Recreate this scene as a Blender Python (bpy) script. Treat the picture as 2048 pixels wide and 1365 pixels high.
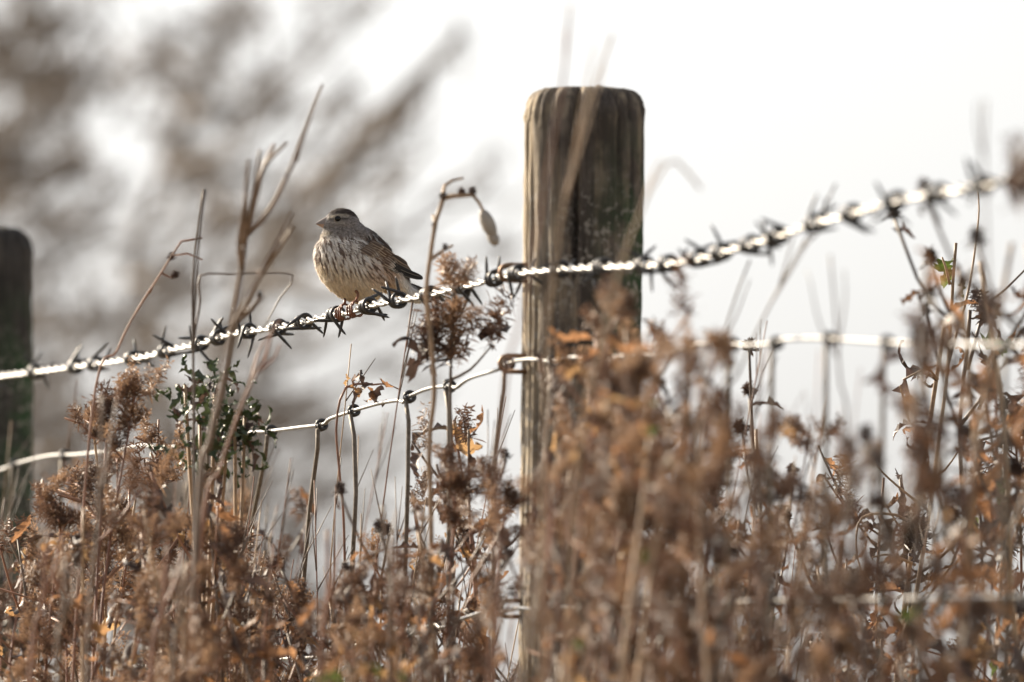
import bpy, math, random
from mathutils import Vector, Matrix, noise, Quaternion
from mathutils.bvhtree import BVHTree
V = Vector
for o in list(bpy.data.objects): bpy.data.objects.remove(o)
sc = bpy.context.scene
COL = sc.collection
R = math.radians

# ------------------------------------------------------------------ camera
W, H = 2048.0, 1365.0
DIST = 10.0                       # metres to the bird
F = W * DIST / 0.85               # focal length in photo pixels
PITCH = math.atan((2080 - H / 2) / F)
CAM = V((0, -DIST, 0.5))
cam = bpy.data.cameras.new('camera'); co = bpy.data.objects.new('camera', cam); COL.objects.link(co)
co.location = CAM; co.rotation_euler = (math.pi / 2 + PITCH, 0, 0)
cam.sensor_width = 36; cam.lens = 36 * F / W; cam.clip_start = 0.1; cam.clip_end = 5000
cam.dof.use_dof = True; cam.dof.focus_distance = 10.0; cam.dof.aperture_fstop = 8.5
sc.camera = co

# ------------------------------------------------------------------ sky, sun, exposure
SUN_AZ, SUN_EL = R(-51), R(26)    # azimuth from +Y towards +X
w = bpy.data.worlds.new('World'); sc.world = w; w.use_nodes = True
nt = w.node_tree; nt.nodes.clear()
out = nt.nodes.new('ShaderNodeOutputWorld'); bg = nt.nodes.new('ShaderNodeBackground')
sky = nt.nodes.new('ShaderNodeTexSky'); sky.sky_type = 'NISHITA'; sky.sun_disc = False
sky.sun_elevation = SUN_EL; sky.sun_rotation = SUN_AZ
sky.air_density = 1.0; sky.dust_density = 4.0; sky.ozone_density = 1.0
hs = nt.nodes.new('ShaderNodeHueSaturation'); hs.inputs['Saturation'].default_value = 0.12   # thin veil of cloud
nt.links.new(sky.outputs[0], hs.inputs['Color']); nt.links.new(hs.outputs[0], bg.inputs[0])
bg.inputs[1].default_value = 0.10
nt.links.new(bg.outputs[0], out.inputs[0])
sl = bpy.data.lights.new('sun', 'SUN'); sl.energy = 5.0; sl.angle = R(0.6); sl.color = (1, 0.85, 0.64)
so = bpy.data.objects.new('sun', sl); COL.objects.link(so)
sdir = V((math.sin(SUN_AZ) * math.cos(SUN_EL), math.cos(SUN_AZ) * math.cos(SUN_EL), math.sin(SUN_EL)))
so.rotation_euler = sdir.to_track_quat('Z', 'Y').to_euler(); so.location = (-6, 6, 8)
vs = sc.view_settings; vs.view_transform = 'Standard'; vs.look = 'None'; vs.gamma = 1; vs.exposure = 1.22
vs.use_curve_mapping = False
sc.render.engine = 'CYCLES'
sc.cycles.use_denoising = True
sc.cycles.max_bounces = 8; sc.cycles.transparent_max_bounces = 8

# ------------------------------------------------------------------ pixel helpers
FWD = V((0, math.cos(PITCH), math.sin(PITCH))); UP = V((0, -math.sin(PITCH), math.cos(PITCH))); RT = V((1, 0, 0))
def ray(px, py): return FWD + RT * ((px - W / 2) / F) - UP * ((py - H / 2) / F)
def D(px, py, depth): return CAM + ray(px, py) * depth
BIRD = D(700, 622, 10.0)
TH = R(15)
FD = V((-math.sin(TH), math.cos(TH), 0)); FN = V((math.cos(TH), math.sin(TH), 0))   # along fence (away), across (to the far side)
def P(px, py, off=0.0):
    d = ray(px, py); q = BIRD + FN * off - CAM
    return CAM + d * (q.dot(FN) / d.dot(FN))
def fence_depth(px, py=700): return (P(px, py) - CAM).dot(FWD)
MMPX = 0.85 / W * 1000            # millimetres per photo pixel at the bird

# ------------------------------------------------------------------ materials
def nodes(m): m.use_nodes = True; m.node_tree.nodes.clear(); return m.node_tree
def N(t, typ, **kw):
    n = t.nodes.new(typ)
    for k, v in kw.items():
        if k in n.inputs: n.inputs[k].default_value = v
        else: setattr(n, k, v)
    return n
def c4(c): return (c[0], c[1], c[2], 1)
def mix(t, a, b, fac, mode='MIX'):
    n = t.nodes.new('ShaderNodeMix'); n.data_type = 'RGBA'; n.blend_type = mode
    for sock, val in ((n.inputs[6], a), (n.inputs[7], b), (n.inputs[0], fac)):
        if hasattr(val, 'links'): t.links.new(val, sock)
        elif isinstance(val, (int, float)): sock.default_value = val
        else: sock.default_value = c4(val)
    return n.outputs[2]
def ramp(t, src, stops):
    n = t.nodes.new('ShaderNodeValToRGB'); e = n.color_ramp.elements
    e[0].position, e[0].color = stops[0][0], c4(stops[0][1]); e[1].position, e[1].color = stops[1][0], c4(stops[1][1])
    for p, c in stops[2:]:
        x = e.new(p); x.color = c4(c)
    t.links.new(src, n.inputs[0]); return n.outputs[0]
def noise_out(t, scale, detail=4, vec=None, stretch=None, rough=0.6):
    n = N(t, 'ShaderNodeTexNoise', Scale=scale, Detail=detail, Roughness=rough)
    tc = t.nodes.new('ShaderNodeTexCoord'); v = tc.outputs['Object']
    if stretch:
        mp = t.nodes.new('ShaderNodeMapping'); mp.inputs['Scale'].default_value = stretch
        t.links.new(v, mp.inputs[0]); v = mp.outputs[0]
    t.links.new(v, n.inputs['Vector']); return n.outputs['Fac']
def leafy(name, c1, c2, transl=0.4, rough=0.5, scale=60):
    m = bpy.data.materials.new(name); t = nodes(m)
    o = N(t, 'ShaderNodeOutputMaterial'); p = N(t, 'ShaderNodeBsdfPrincipled', Roughness=rough)
    tr = t.nodes.new('ShaderNodeBsdfTranslucent'); mx = t.nodes.new('ShaderNodeMixShader'); mx.inputs[0].default_value = transl
    oi = t.nodes.new('ShaderNodeObjectInfo')
    a = mix(t, c1, c2, oi.outputs['Random'])
    b = mix(t, a, tuple(x * 0.45 for x in c1), ramp(t, noise_out(t, scale), [(0.45, (0, 0, 0)), (0.75, (1, 1, 1))]))
    t.links.new(b, p.inputs['Base Color']); t.links.new(b, tr.inputs['Color'])
    p.inputs['Specular IOR Level'].default_value = 0.5
    t.links.new(p.outputs[0], mx.inputs[1]); t.links.new(tr.outputs[0], mx.inputs[2]); t.links.new(mx.outputs[0], o.inputs[0])
    return m
def metal(name, col, rough, col2, met=0.85):
    m = bpy.data.materials.new(name); t = nodes(m)
    o = N(t, 'ShaderNodeOutputMaterial'); p = N(t, 'ShaderNodeBsdfPrincipled', Metallic=met)
    n = noise_out(t, 300, 4)
    t.links.new(mix(t, col, col2, ramp(t, n, [(0.4, (0, 0, 0)), (0.7, (1, 1, 1))])), p.inputs['Base Color'])
    r = N(t, 'ShaderNodeMapRange'); r.inputs['To Min'].default_value = rough - 0.08; r.inputs['To Max'].default_value = rough + 0.12
    t.links.new(n, r.inputs[0]); t.links.new(r.outputs[0], p.inputs['Roughness'])
    t.links.new(p.outputs[0], o.inputs[0]); return m
def vcol(name, rough=0.7, transl=0.0, spec=0.3):
    m = bpy.data.materials.new(name); t = nodes(m)
    o = N(t, 'ShaderNodeOutputMaterial'); p = N(t, 'ShaderNodeBsdfPrincipled', Roughness=rough)
    p.inputs['Specular IOR Level'].default_value = spec
    a = N(t, 'ShaderNodeVertexColor', layer_name='col')
    t.links.new(a.outputs[0], p.inputs['Base Color'])
    if transl:
        tr = t.nodes.new('ShaderNodeBsdfTranslucent'); mx = t.nodes.new('ShaderNodeMixShader'); mx.inputs[0].default_value = transl
        t.links.new(a.outputs[0], tr.inputs['Color'])
        t.links.new(p.outputs[0], mx.inputs[1]); t.links.new(tr.outputs[0], mx.inputs[2]); t.links.new(mx.outputs[0], o.inputs[0])
    else: t.links.new(p.outputs[0], o.inputs[0])
    return m
def plain(name, c, rough=0.5, spec=0.4, c2=None, scale=200):
    m = bpy.data.materials.new(name); t = nodes(m)
    o = N(t, 'ShaderNodeOutputMaterial'); p = N(t, 'ShaderNodeBsdfPrincipled', Roughness=rough)
    p.inputs['Specular IOR Level'].default_value = spec
    if c2: t.links.new(mix(t, c, c2, noise_out(t, scale)), p.inputs['Base Color'])
    else: p.inputs['Base Color'].default_value = c4(c)
    t.links.new(p.outputs[0], o.inputs[0]); return m
def wood(name, base, pale, algae_amt):
    """weathered round post: grain stretched along z, algae stain on the +x side, pale lichen specks lower down"""
    m = bpy.data.materials.new(name); t = nodes(m)
    o = N(t, 'ShaderNodeOutputMaterial'); p = N(t, 'ShaderNodeBsdfPrincipled', Roughness=0.85)
    p.inputs['Specular IOR Level'].default_value = 0.25
    g = noise_out(t, 95, 7, stretch=(1, 1, 0.07), rough=0.7)
    c = ramp(t, g, [(0.30, tuple(x * 0.2 for x in base)), (0.46, base), (0.60, tuple(b * 0.6 + q * 0.4 for b, q in zip(base, pale))), (0.75, pale)])
    blot = noise_out(t, 26, 6)
    c = mix(t, c, tuple(x * 0.5 for x in base), ramp(t, blot, [(0.46, (0, 0, 0)), (0.62, (0.9, 0.9, 0.9))]))
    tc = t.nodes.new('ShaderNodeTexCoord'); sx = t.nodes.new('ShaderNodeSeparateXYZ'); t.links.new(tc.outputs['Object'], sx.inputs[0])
    # the left (-x) edge is painted pale as its sunlit strip, the right side carries algae
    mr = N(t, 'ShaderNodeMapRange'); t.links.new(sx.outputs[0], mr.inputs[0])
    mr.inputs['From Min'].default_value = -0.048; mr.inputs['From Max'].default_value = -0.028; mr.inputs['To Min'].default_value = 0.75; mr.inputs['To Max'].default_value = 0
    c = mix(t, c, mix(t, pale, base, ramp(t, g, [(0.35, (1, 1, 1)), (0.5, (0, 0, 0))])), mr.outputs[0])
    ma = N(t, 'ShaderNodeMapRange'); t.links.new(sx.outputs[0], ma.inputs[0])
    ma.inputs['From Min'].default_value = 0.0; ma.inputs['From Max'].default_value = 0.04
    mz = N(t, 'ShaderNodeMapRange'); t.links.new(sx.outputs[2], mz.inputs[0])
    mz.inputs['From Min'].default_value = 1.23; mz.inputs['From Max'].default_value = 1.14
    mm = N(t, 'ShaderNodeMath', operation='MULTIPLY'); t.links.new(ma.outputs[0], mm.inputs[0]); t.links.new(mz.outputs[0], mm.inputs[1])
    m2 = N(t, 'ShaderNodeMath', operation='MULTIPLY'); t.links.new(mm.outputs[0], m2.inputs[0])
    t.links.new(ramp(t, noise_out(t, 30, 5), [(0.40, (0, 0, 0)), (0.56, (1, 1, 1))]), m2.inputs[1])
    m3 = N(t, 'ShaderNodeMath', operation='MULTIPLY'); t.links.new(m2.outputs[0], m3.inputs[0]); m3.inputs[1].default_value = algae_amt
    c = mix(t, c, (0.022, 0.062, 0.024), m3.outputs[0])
    vo = N(t, 'ShaderNodeTexNoise', Scale=190.0, Detail=3.0); t.links.new(tc.outputs['Object'], vo.inputs['Vector'])
    lz = N(t, 'ShaderNodeMapRange'); t.links.new(sx.outputs[2], lz.inputs[0]); lz.inputs['From Min'].default_value = 1.19; lz.inputs['From Max'].default_value = 1.13
    lm = N(t, 'ShaderNodeMath', operation='MULTIPLY'); t.links.new(lz.outputs[0], lm.inputs[0])
    t.links.new(ramp(t, vo.outputs['Fac'], [(0.53, (0, 0, 0)), (0.64, (1, 1, 1))]), lm.inputs[1])
    l2 = N(t, 'ShaderNodeMath', operation='MULTIPLY'); t.links.new(lm.outputs[0], l2.inputs[0])
    t.links.new(ramp(t, noise_out(t, 22, 3), [(0.38, (0, 0, 0)), (0.5, (0.9, 0.9, 0.9))]), l2.inputs[1])
    c = mix(t, c, (0.27, 0.255, 0.235), l2.outputs[0])
    t.links.new(c, p.inputs['Base Color'])
    bp = N(t, 'ShaderNodeBump', Strength=0.9, Distance=0.003); t.links.new(noise_out(t, 140, 6, stretch=(1, 1, 0.12), rough=0.7), bp.inputs['Height']); t.links.new(bp.outputs[0], p.inputs['Normal'])
    t.links.new(p.outputs[0], o.inputs[0]); return m

M = dict(
    steel=metal('galvanised_steel', (0.27, 0.262, 0.25), 0.42, (0.15, 0.145, 0.14)),
    barb=metal('shade_dark_barb_steel', (0.055, 0.057, 0.063), 0.42, (0.035, 0.033, 0.033), 0.55),  # shaded look of the barbs put into a darker, bluish steel; knots share it
    stay=metal('dusty_stay_steel', (0.17, 0.145, 0.12), 0.6, (0.09, 0.075, 0.06), 0.4),
    staple=metal('rusty_steel', (0.25, 0.17, 0.12), 0.5, (0.14, 0.08, 0.05)),
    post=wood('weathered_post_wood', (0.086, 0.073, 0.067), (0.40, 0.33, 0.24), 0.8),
    post2=wood('dark_post_wood', (0.050, 0.047, 0.047), (0.10, 0.09, 0.08), 0.9),
    brown=leafy('dead_leaf_brown', (0.25, 0.122, 0.060), (0.36, 0.195, 0.100), 0.48),
    dark=leafy('dead_leaf_dark', (0.050, 0.032, 0.028), (0.105, 0.064, 0.050), 0.28),
    ochre=leafy('dead_leaf_ochre', (0.31, 0.175, 0.082), (0.40, 0.255, 0.125), 0.5),
    fluff=leafy('seed_fluff', (0.23, 0.138, 0.085), (0.32, 0.21, 0.135), 0.42),
    fluffd=leafy('dark_seed_fluff', (0.082, 0.047, 0.034), (0.17, 0.098, 0.064), 0.38),
    tan=leafy('tan_stem', (0.34, 0.23, 0.145), (0.42, 0.295, 0.19), 0.15, 0.5),
    red=leafy('reddish_stem', (0.24, 0.118, 0.080), (0.32, 0.175, 0.12), 0.15, 0.5),
    grey=leafy('grey_stem', (0.13, 0.10, 0.085), (0.19, 0.145, 0.12), 0.15, 0.5),
    stalk=leafy('weathered_stalk', (0.185, 0.130, 0.098), (0.22, 0.155, 0.115), 0.1, 0.5),
    green=leafy('living_leaf_green', (0.075, 0.115, 0.022), (0.12, 0.16, 0.04), 0.35, 0.8),
    dgreen=leafy('dark_leaf_green', (0.028, 0.045, 0.018), (0.05, 0.07, 0.025), 0.2, 0.4),
    bark=plain('bare_bark', (0.12, 0.10, 0.088), 0.85, 0.2, (0.19, 0.165, 0.148), 30),
)

# ------------------------------------------------------------------ mesh helpers
class MB:
    def __init__(s): s.v = []; s.f = []; s.c = []
    def tube(s, pts, rad, n=6, cap=True, cols=None, up=None):
        k0 = len(s.v); m = len(pts)
        t0 = (pts[1] - pts[0]).normalized()
        a = up if up is not None else (V((0, 0, 1)) if abs(t0.z) < 0.9 else V((1, 0, 0)))
        u = (a - t0 * a.dot(t0)).normalized()
        for i, p in enumerate(pts):
            t = (pts[min(i + 1, m - 1)] - pts[max(i - 1, 0)])
            if t.length < 1e-12: t = t0
            t = t.normalized(); u = (u - t * u.dot(t))
            u = u.normalized() if u.length > 1e-9 else t.orthogonal().normalized()
            b = t.cross(u); r = rad[i] if hasattr(rad, '__len__') else rad
            for j in range(n):
                an = 2 * math.pi * j / n
                s.v.append(p + (u * math.cos(an) + b * math.sin(an)) * r)
                if cols: s.c.append(cols[i])
        for i in range(m - 1):
            for j in range(n):
                a0 = k0 + i * n + j; a1 = k0 + i * n + (j + 1) % n
                s.f.append((a0, a1, a1 + n, a0 + n))
        if cap:
            s.f.append(tuple(k0 + j for j in reversed(range(n)))); s.f.append(tuple(k0 + (m - 1) * n + j for j in range(n)))
        return s
    def strip(s, L, Rr, cols=None):
        k = len(s.v)
        for i, (a, b) in enumerate(zip(L, Rr)):
            s.v += [a, b]
            if cols: s.c += [cols[i], cols[i]]
        for i in range(len(L) - 1): s.f.append((k + 2 * i, k + 2 * i + 1, k + 2 * i + 3, k + 2 * i + 2))
        return s
    def mesh(s, name, m, smooth=True):
        me = bpy.data.meshes.new(name); me.from_pydata([tuple(x) for x in s.v], [], s.f)
        if s.c:
            at = me.color_attributes.new('col', 'FLOAT_COLOR', 'POINT')
            buf = []
            for c in s.c: buf += [c[0], c[1], c[2], 1.0]
            at.data.foreach_set('color', buf)
        if smooth: me.polygons.foreach_set('use_smooth', [True] * len(me.polygons))
        me.materials.append(m); me.update(); return me
def link(name, me, parent=None, loc=None, rot=None, scl=None):
    o = bpy.data.objects.new(name, me); COL.objects.link(o)
    if parent: o.parent = parent
    if loc is not None: o.location = loc
    if rot is not None: o.rotation_euler = rot
    if scl is not None: o.scale = (scl, scl, scl) if isinstance(scl, (int, float)) else scl
    return o
def tag(o, label, cat, group=None, kind=None):
    if label: o['label'] = label
    if cat: o['category'] = cat
    if group: o['group'] = group
    if kind: o['kind'] = kind
    return o
def thing(name, loc, label, cat, group=None, rot=None, scl=None):
    return tag(link(name, None, None, loc, rot, scl), label, cat, group)
def spline(pts, step):
    """centripetal-ish Catmull-Rom through points, resampled by length"""
    q = [pts[0] * 2 - pts[1]] + list(pts) + [pts[-1] * 2 - pts[-2]]
    o = []
    for i in range(1, len(q) - 2):
        n = max(1, int((q[i + 1] - q[i]).length / step))
        for k in range(n):
            t = k / n; a, b, c, d = q[i - 1], q[i], q[i + 1], q[i + 2]
            o.append(0.5 * ((2 * b) + (c - a) * t + (2 * a - 5 * b + 4 * c - d) * t * t + (3 * b - a - 3 * c + d) * t ** 3))
    o.append(pts[-1]); return o
def px_of(p):
    q = p - CAM; d = q.dot(FWD); return W / 2 + F * q.x / d, H / 2 - F * q.dot(UP) / d

# ------------------------------------------------------------------ ground
m = bpy.data.materials.new('rough_turf'); t = nodes(m)
o_ = N(t, 'ShaderNodeOutputMaterial'); p_ = N(t, 'ShaderNodeBsdfPrincipled', Roughness=0.95)
t.links.new(ramp(t, noise_out(t, 1.3, 8), [(0.3, (0.10, 0.09, 0.04)), (0.5, (0.22, 0.17, 0.09)), (0.7, (0.30, 0.23, 0.13))]), p_.inputs['Base Color'])
bp = N(t, 'ShaderNodeBump', Strength=1.0, Distance=0.05); t.links.new(noise_out(t, 12, 8), bp.inputs['Height']); t.links.new(bp.outputs[0], p_.inputs['Normal'])
t.links.new(p_.outputs[0], o_.inputs[0])
g = MB(); gx = [-1500, -300, -60, -15] + [-6 + 0.5 * i for i in range(25)] + [15, 60, 300, 1500]; gy = [-1500, -300, -60, -20] + [-12 + 0.75 * i for i in range(29)] + [20, 60, 300, 1500]
for y in gy:
    for x in gx:
        near = abs(x) < 14 and -13 < y < 12
        g.v.append(V((x, y, (noise.noise(V((x * 0.5, y * 0.5, 3))) * 0.03 - 0.02) if near else -0.02)))
nx = len(gx)
for j in range(len(gy) - 1):
    for i in range(nx - 1): g.f.append((j * nx + i, j * nx + i + 1, (j + 1) * nx + i + 1, (j + 1) * nx + i))
tag(link('ground', g.mesh('ground', m)), 'rough grassy ground under the fence', None, kind='structure')

# ------------------------------------------------------------------ posts
def post(name, base, top_z, r_top, r_bot, mat, seed, label, lean=(0, 0), cracks=(), flat=0.70):
    n, rows = 150, 170
    b = MB(); r0 = random.Random(seed)
    zs = [-0.25 + (top_z + 0.25 - 0.028) * (i / (rows - 1)) ** 0.75 for i in range(rows)]
    prof = [(z, None) for z in zs] + [(top_z - 0.028 + 0.028 * math.sin(a), math.cos(a)) for a in [R(x) for x in (12, 25, 40, 55, 70, 82)]]
    last = None
    for z, k in prof:
        f = max(0, min(1, z / top_z)); r = r_bot + (r_top - r_bot) * f
        if k is not None: r = r_top - (r_top * (1 - flat)) * (1 - k)
        for j in range(n):
            a = 2 * math.pi * j / n; ca, sa = math.cos(a), math.sin(a)
            d = noise.noise(V((ca * 1.2 + seed, sa * 1.2, z * 2.0))) * 0.0035 - 0.0035 * max(0, noise.noise(V((ca * 3, sa * 3, z * 14 + seed))) - 0.25) + noise.noise(V((ca * 7, sa * 7 + seed, z * 3.5))) * 0.0016 + noise.noise(V((ca * 24, sa * 24, z * 6 + seed))) * 0.0014
            d += noise.noise(V((ca * 9, sa * 9, z * 45 + seed))) * (0.0008 if k is None else 0.0045)
            for (ang, z0, z1, wd, dp) in cracks:
                aa = (a - ang - noise.noise(V((z * 9, ang, seed))) * 0.05 + math.pi) % (2 * math.pi) - math.pi
                if z0 < z < z1:
                    e = min(1, (z - z0) / 0.05, (z1 - z) / 0.03 if z1 < top_z else 1)
                    d -= dp * e * math.exp(-(aa / wd) ** 2) * (0.75 + 0.5 * noise.noise(V((z * 30, ang * 7, 1))))
            b.v.append(V(((r + d) * ca + lean[0] * (z - top_z), (r + d) * sa + lean[1] * (z - top_z), z)))
    m_ = len(prof)
    for i in range(m_ - 1):
        for j in range(n):
            a0 = i * n + j; a1 = i * n + (j + 1) % n; b.f.append((a0, a1, a1 + n, a0 + n))
    # sawn, slightly rough end grain
    k = len(b.v); zt = top_z
    for q in (0.66, 0.33):
        for j in range(n):
            a = 2 * math.pi * j / n; r = r_top * flat * q
            b.v.append(V((r * math.cos(a), r * math.sin(a), zt + noise.noise(V((math.cos(a) * 3 * q, math.sin(a) * 3 * q, seed))) * 0.006)))
    for (s0, s1) in (((m_ - 1) * n, k), (k, k + n)):
        for j in range(n): b.f.append((s0 + j, s0 + (j + 1) % n, s1 + (j + 1) % n, s1 + j))
    b.f.append(tuple(k + n + j for j in range(n)))
    o = link(name, b.mesh(name, mat), None, (base.x, base.y, 0))
    return tag(o, label, 'fence post', 'wooden posts of the wire fence')
RP = 0.0465
pc = P(1035, 545) + FN * RP
ptop = (D(1168, 178, (pc - CAM).dot(FWD)))
ST1 = P(1035, 545)
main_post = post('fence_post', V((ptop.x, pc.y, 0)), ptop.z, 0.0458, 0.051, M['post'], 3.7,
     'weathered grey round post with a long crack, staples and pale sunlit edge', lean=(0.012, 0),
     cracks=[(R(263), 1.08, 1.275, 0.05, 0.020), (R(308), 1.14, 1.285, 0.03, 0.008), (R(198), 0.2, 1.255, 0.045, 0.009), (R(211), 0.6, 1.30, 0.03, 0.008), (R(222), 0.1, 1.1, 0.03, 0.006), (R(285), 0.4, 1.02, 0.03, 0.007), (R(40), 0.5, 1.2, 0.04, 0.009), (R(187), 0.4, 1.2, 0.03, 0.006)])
pl = P(-133, 800) + FN * RP; pld = (pl - CAM).dot(FWD)
ltop = D(-33, 455, pld)
post('fence_post', V((ltop.x, pl.y, 0)), ltop.z, 0.0462, 0.050, M['post2'], 9.1,
     'dark blurred round-topped post at the far end of the fence', cracks=[(R(250), 0.3, 1.1, 0.03, 0.006), (R(300), 0.2, 0.9, 0.03, 0.006)], flat=0.6)
pr = ST1 - FD * 1.87
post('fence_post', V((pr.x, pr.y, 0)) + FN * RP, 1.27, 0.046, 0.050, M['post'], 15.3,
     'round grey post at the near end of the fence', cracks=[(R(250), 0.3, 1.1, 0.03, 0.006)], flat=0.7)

# ------------------------------------------------------------------ barbed wire
BW = [(-135, 772), (-60, 760), (0, 752), (60, 745), (130, 736), (200, 727), (290, 713), (340, 700), (400, 687), (470, 667), (560, 654), (610, 643), (660, 631), (700, 624), (740, 611),
      (795, 601), (860, 589), (900, 578), (940, 570), (990, 557), (1032, 547), (1100, 540), (1200, 534), (1280, 531), (1340, 527), (1400, 517), (1450, 503),
      (1500, 489), (1560, 471), (1630, 447), (1700, 428), (1790, 402), (1880, 385), (1960, 372), (2060, 352), (2200, 330), (2420, 300)]
def to_post(pts, off):      # carry a wire on to the near post
    e = V((pr.x, pr.y, pts[-1].z)) + FN * off
    return pts[:-1] + [pts[-1].lerp(e, 0.5), e, e - FD * 0.06]
bw = spline(to_post([P(x, y, -0.0065) for x, y in BW], -0.0065), 0.003)
lens = [0]
for a, b in zip(bw, bw[1:]): lens.append(lens[-1] + (b - a).length)
BWpx = [px_of(p)[0] for p in bw]
def frame(i):
    tt = (bw[min(i + 1, len(bw) - 1)] - bw[max(i - 1, 0)]).normalized()
    u = (V((0, 0, 1)) - tt * tt.z).normalized(); return tt, u, tt.cross(u)
wire = thing('barbed_wire', bw[len(bw) // 2], 'twisted two-strand galvanised barbed wire stapled along the post sides', 'barbed wire')
wl = wire.location.copy()
for ph in (0, math.pi):
    b = MB(); pts = []
    for i, p in enumerate(bw):
        tt, u, bb = frame(i); a = ph + 2 * math.pi * lens[i] / 0.056
        pts.append(p + (u * math.cos(a) + bb * math.sin(a)) * 0.0017 - wl)
    b.tube(pts, 0.00155, 8); link('strand', b.mesh('strand', M['steel']), wire)
rb = random.Random(5)
def barb(i, seed, roll=None):
    rr = random.Random(seed); tt, u, bb = frame(i); c0 = bw[i]
    b = MB()
    for k in range(2):
        a0 = (roll if roll is not None else rr.uniform(0, 6.28)) + k * rr.uniform(1.2, 1.9) + rr.uniform(-.2, .2)
        turns = rr.uniform(1.45, 1.9) * 2 * math.pi; rad = 0.0053 + k * 0.0005; dirn = 1
        adv = 0.0060 * (1 if k else -1) * rr.uniform(0.8, 1.1)
        off = (k - 0.5) * 0.0055
        pts, rads = [], []; n = 26
        def pos(a, s): return c0 - wl + (u * math.cos(a) + bb * math.sin(a)) * rad + tt * s
        st = pos(a0, off); tg = (-u * math.sin(a0) + bb * math.cos(a0))
        lq = rr.uniform(0.0170, 0.0225); tilt = tt * rr.uniform(-0.5, 0.5)
        for q in (1.0, 0.9, 0.55, 0.25): pts.append(st - (tg + tilt * q).normalized() * lq * q + (u * math.cos(a0) + bb * math.sin(a0)) * 0.002 * q); rads.append(0.00025 if q == 1 else (0.0009 if q == 0.9 else 0.00140))
        for j in range(n + 1): pts.append(pos(a0 + turns * j / n, off + adv * j / n)); rads.append(0.00145)
        a1 = a0 + turns; en = pos(a1, off + adv); tg = (-u * math.sin(a1) + bb * math.cos(a1)); tilt = tt * rr.uniform(-0.5, 0.5); lq = rr.uniform(0.0170, 0.0225)
        for q in (0.25, 0.55, 0.9, 1.0): pts.append(en + (tg + tilt * q).normalized() * lq * q + (u * math.cos(a1) + bb * math.sin(a1)) * 0.002 * q); rads.append(0.00025 if q == 1 else (0.0009 if q == 0.9 else 0.00140))
        b.tube(pts, rads, 7)
    link('barb', b.mesh('barb', M['barb']), wire)
BARBS = [-90, -15, 70, 150, 190, 265, 332, 400, 437, 495, 556, 606, 672, 736, 795, 858, 926, 988, 1035, 1120, 1205, 1288, 1335, 1395, 1440, 1500, 1555, 1628, 1703, 1790, 1876, 1965, 2035, 2120]
for k, bx in enumerate(BARBS):
    i = min(range(len(bw)), key=lambda q: abs(BWpx[q] - bx)); barb(i, 100 + k)

# staples (driven into the post sides)
def staple(p, label, side=1):
    b = MB(); pts = []
    arc = [V((0, 0, 0.0062)) + FN * 0.02, V((0, 0, 0.0062)) - FN * 0.008]
    for k in range(7):
        an = math.pi * k / 6; arc.append(V((0, 0, 0.0062 * math.cos(an))) - FN * (0.008 + 0.0062 * math.sin(an)))
    arc += [V((0, 0, -0.0062)) - FN * 0.008, V((0, 0, -0.0062)) + FN * 0.02]
    b.tube(arc, 0.0019, 7)
    tag(link('fence_staple', b.mesh('fence_staple', M['staple']), None, p), label, 'staple')
pp = P(1035, 546); staple(pp, 'rusty staple holding the barbed wire to the cracked post')

# ------------------------------------------------------------------ stock net
NETL = [[(-135, 955), (-60, 948), (0, 940), (40, 926), (100, 912), (150, 910), (200, 905), (222, 906), (260, 894), (300, 892), (322, 899), (415, 880), (425, 884), (490, 867), (545, 862), (600, 855), (646, 849), (660, 838), (700, 824), (716, 819), (760, 807), (798, 801), (806, 805), (822, 792), (860, 777), (902, 773), (912, 776), (940, 757), (1000, 738), (1024, 725), (1060, 719), (1105, 724), (1118, 718), (1160, 715), (1215, 720), (1235, 713), (1290, 710), (1340, 709), (1385, 691), (1450, 688), (1500, 691), (1550, 687), (1565, 680), (1620, 677), (1680, 679), (1760, 684), (1830, 688), (1950, 690), (2060, 690), (2420, 690)],
        [(-135, 1372), (0, 1362), (80, 1360), (150, 1338), (215, 1340), (300, 1332), (400, 1335), (480, 1322), (560, 1318), (650, 1312), (720, 1288), (765, 1276), (792, 1283), (800, 1288), (835, 1262), (870, 1250), (885, 1256), (930, 1236), (990, 1218), (1000, 1226), (1040, 1217), (1090, 1224), (1100, 1215), (1200, 1217), (1300, 1210), (1400, 1212), (1500, 1203), (1700, 1200), (2060, 1192), (2420, 1190)]]
net = thing('stock_net', V((P(700, 830).x, P(700, 830).y, 0.6)), 'galvanised stock netting with crimped line wires and knotted upright wires', 'wire netting')
nl = net.location.copy()
lines = []
for L in NETL: lines.append(spline(to_post([P(x, y, -0.0035) for x, y in L], -0.0035), 0.006))
for k, dz in enumerate((0.165, 0.315, 0.445, 0.56)):
    lines.append([V((p.x, p.y, max(0.06, p.z - dz + 0.006 * math.sin(p.y * 9 + k)))) for p in lines[1][::3]])
for L in lines:
    b = MB(); b.tube([p - nl for p in L], 0.0016, 8); link('line_wire', b.mesh('line_wire', M['steel']), net)
def on_line(L, px):
    return min(range(1, len(L) - 1), key=lambda i: abs(px_of(L[i])[0] - px))
STAYS = [(-60, -60), (34, 20, 36), (132, 128), (222, 214, 208), (322, 316, 296), (425, 412, 395), (545, 518, 488), (647, 630, 610), (713, 722, 706), (822, 826, 816), (902, 909, 906), (1021, 1001, 994), (1110, 1106, 1094), (1214, 1206, 1200), (1290, 1276, 1284), (1384, 1380, 1376), (1470, 1472), (1556, 1550), (1665, 1660), (1780, 1775), (1900, 1895), (2025, 2020), (2160, 2150)]
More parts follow.
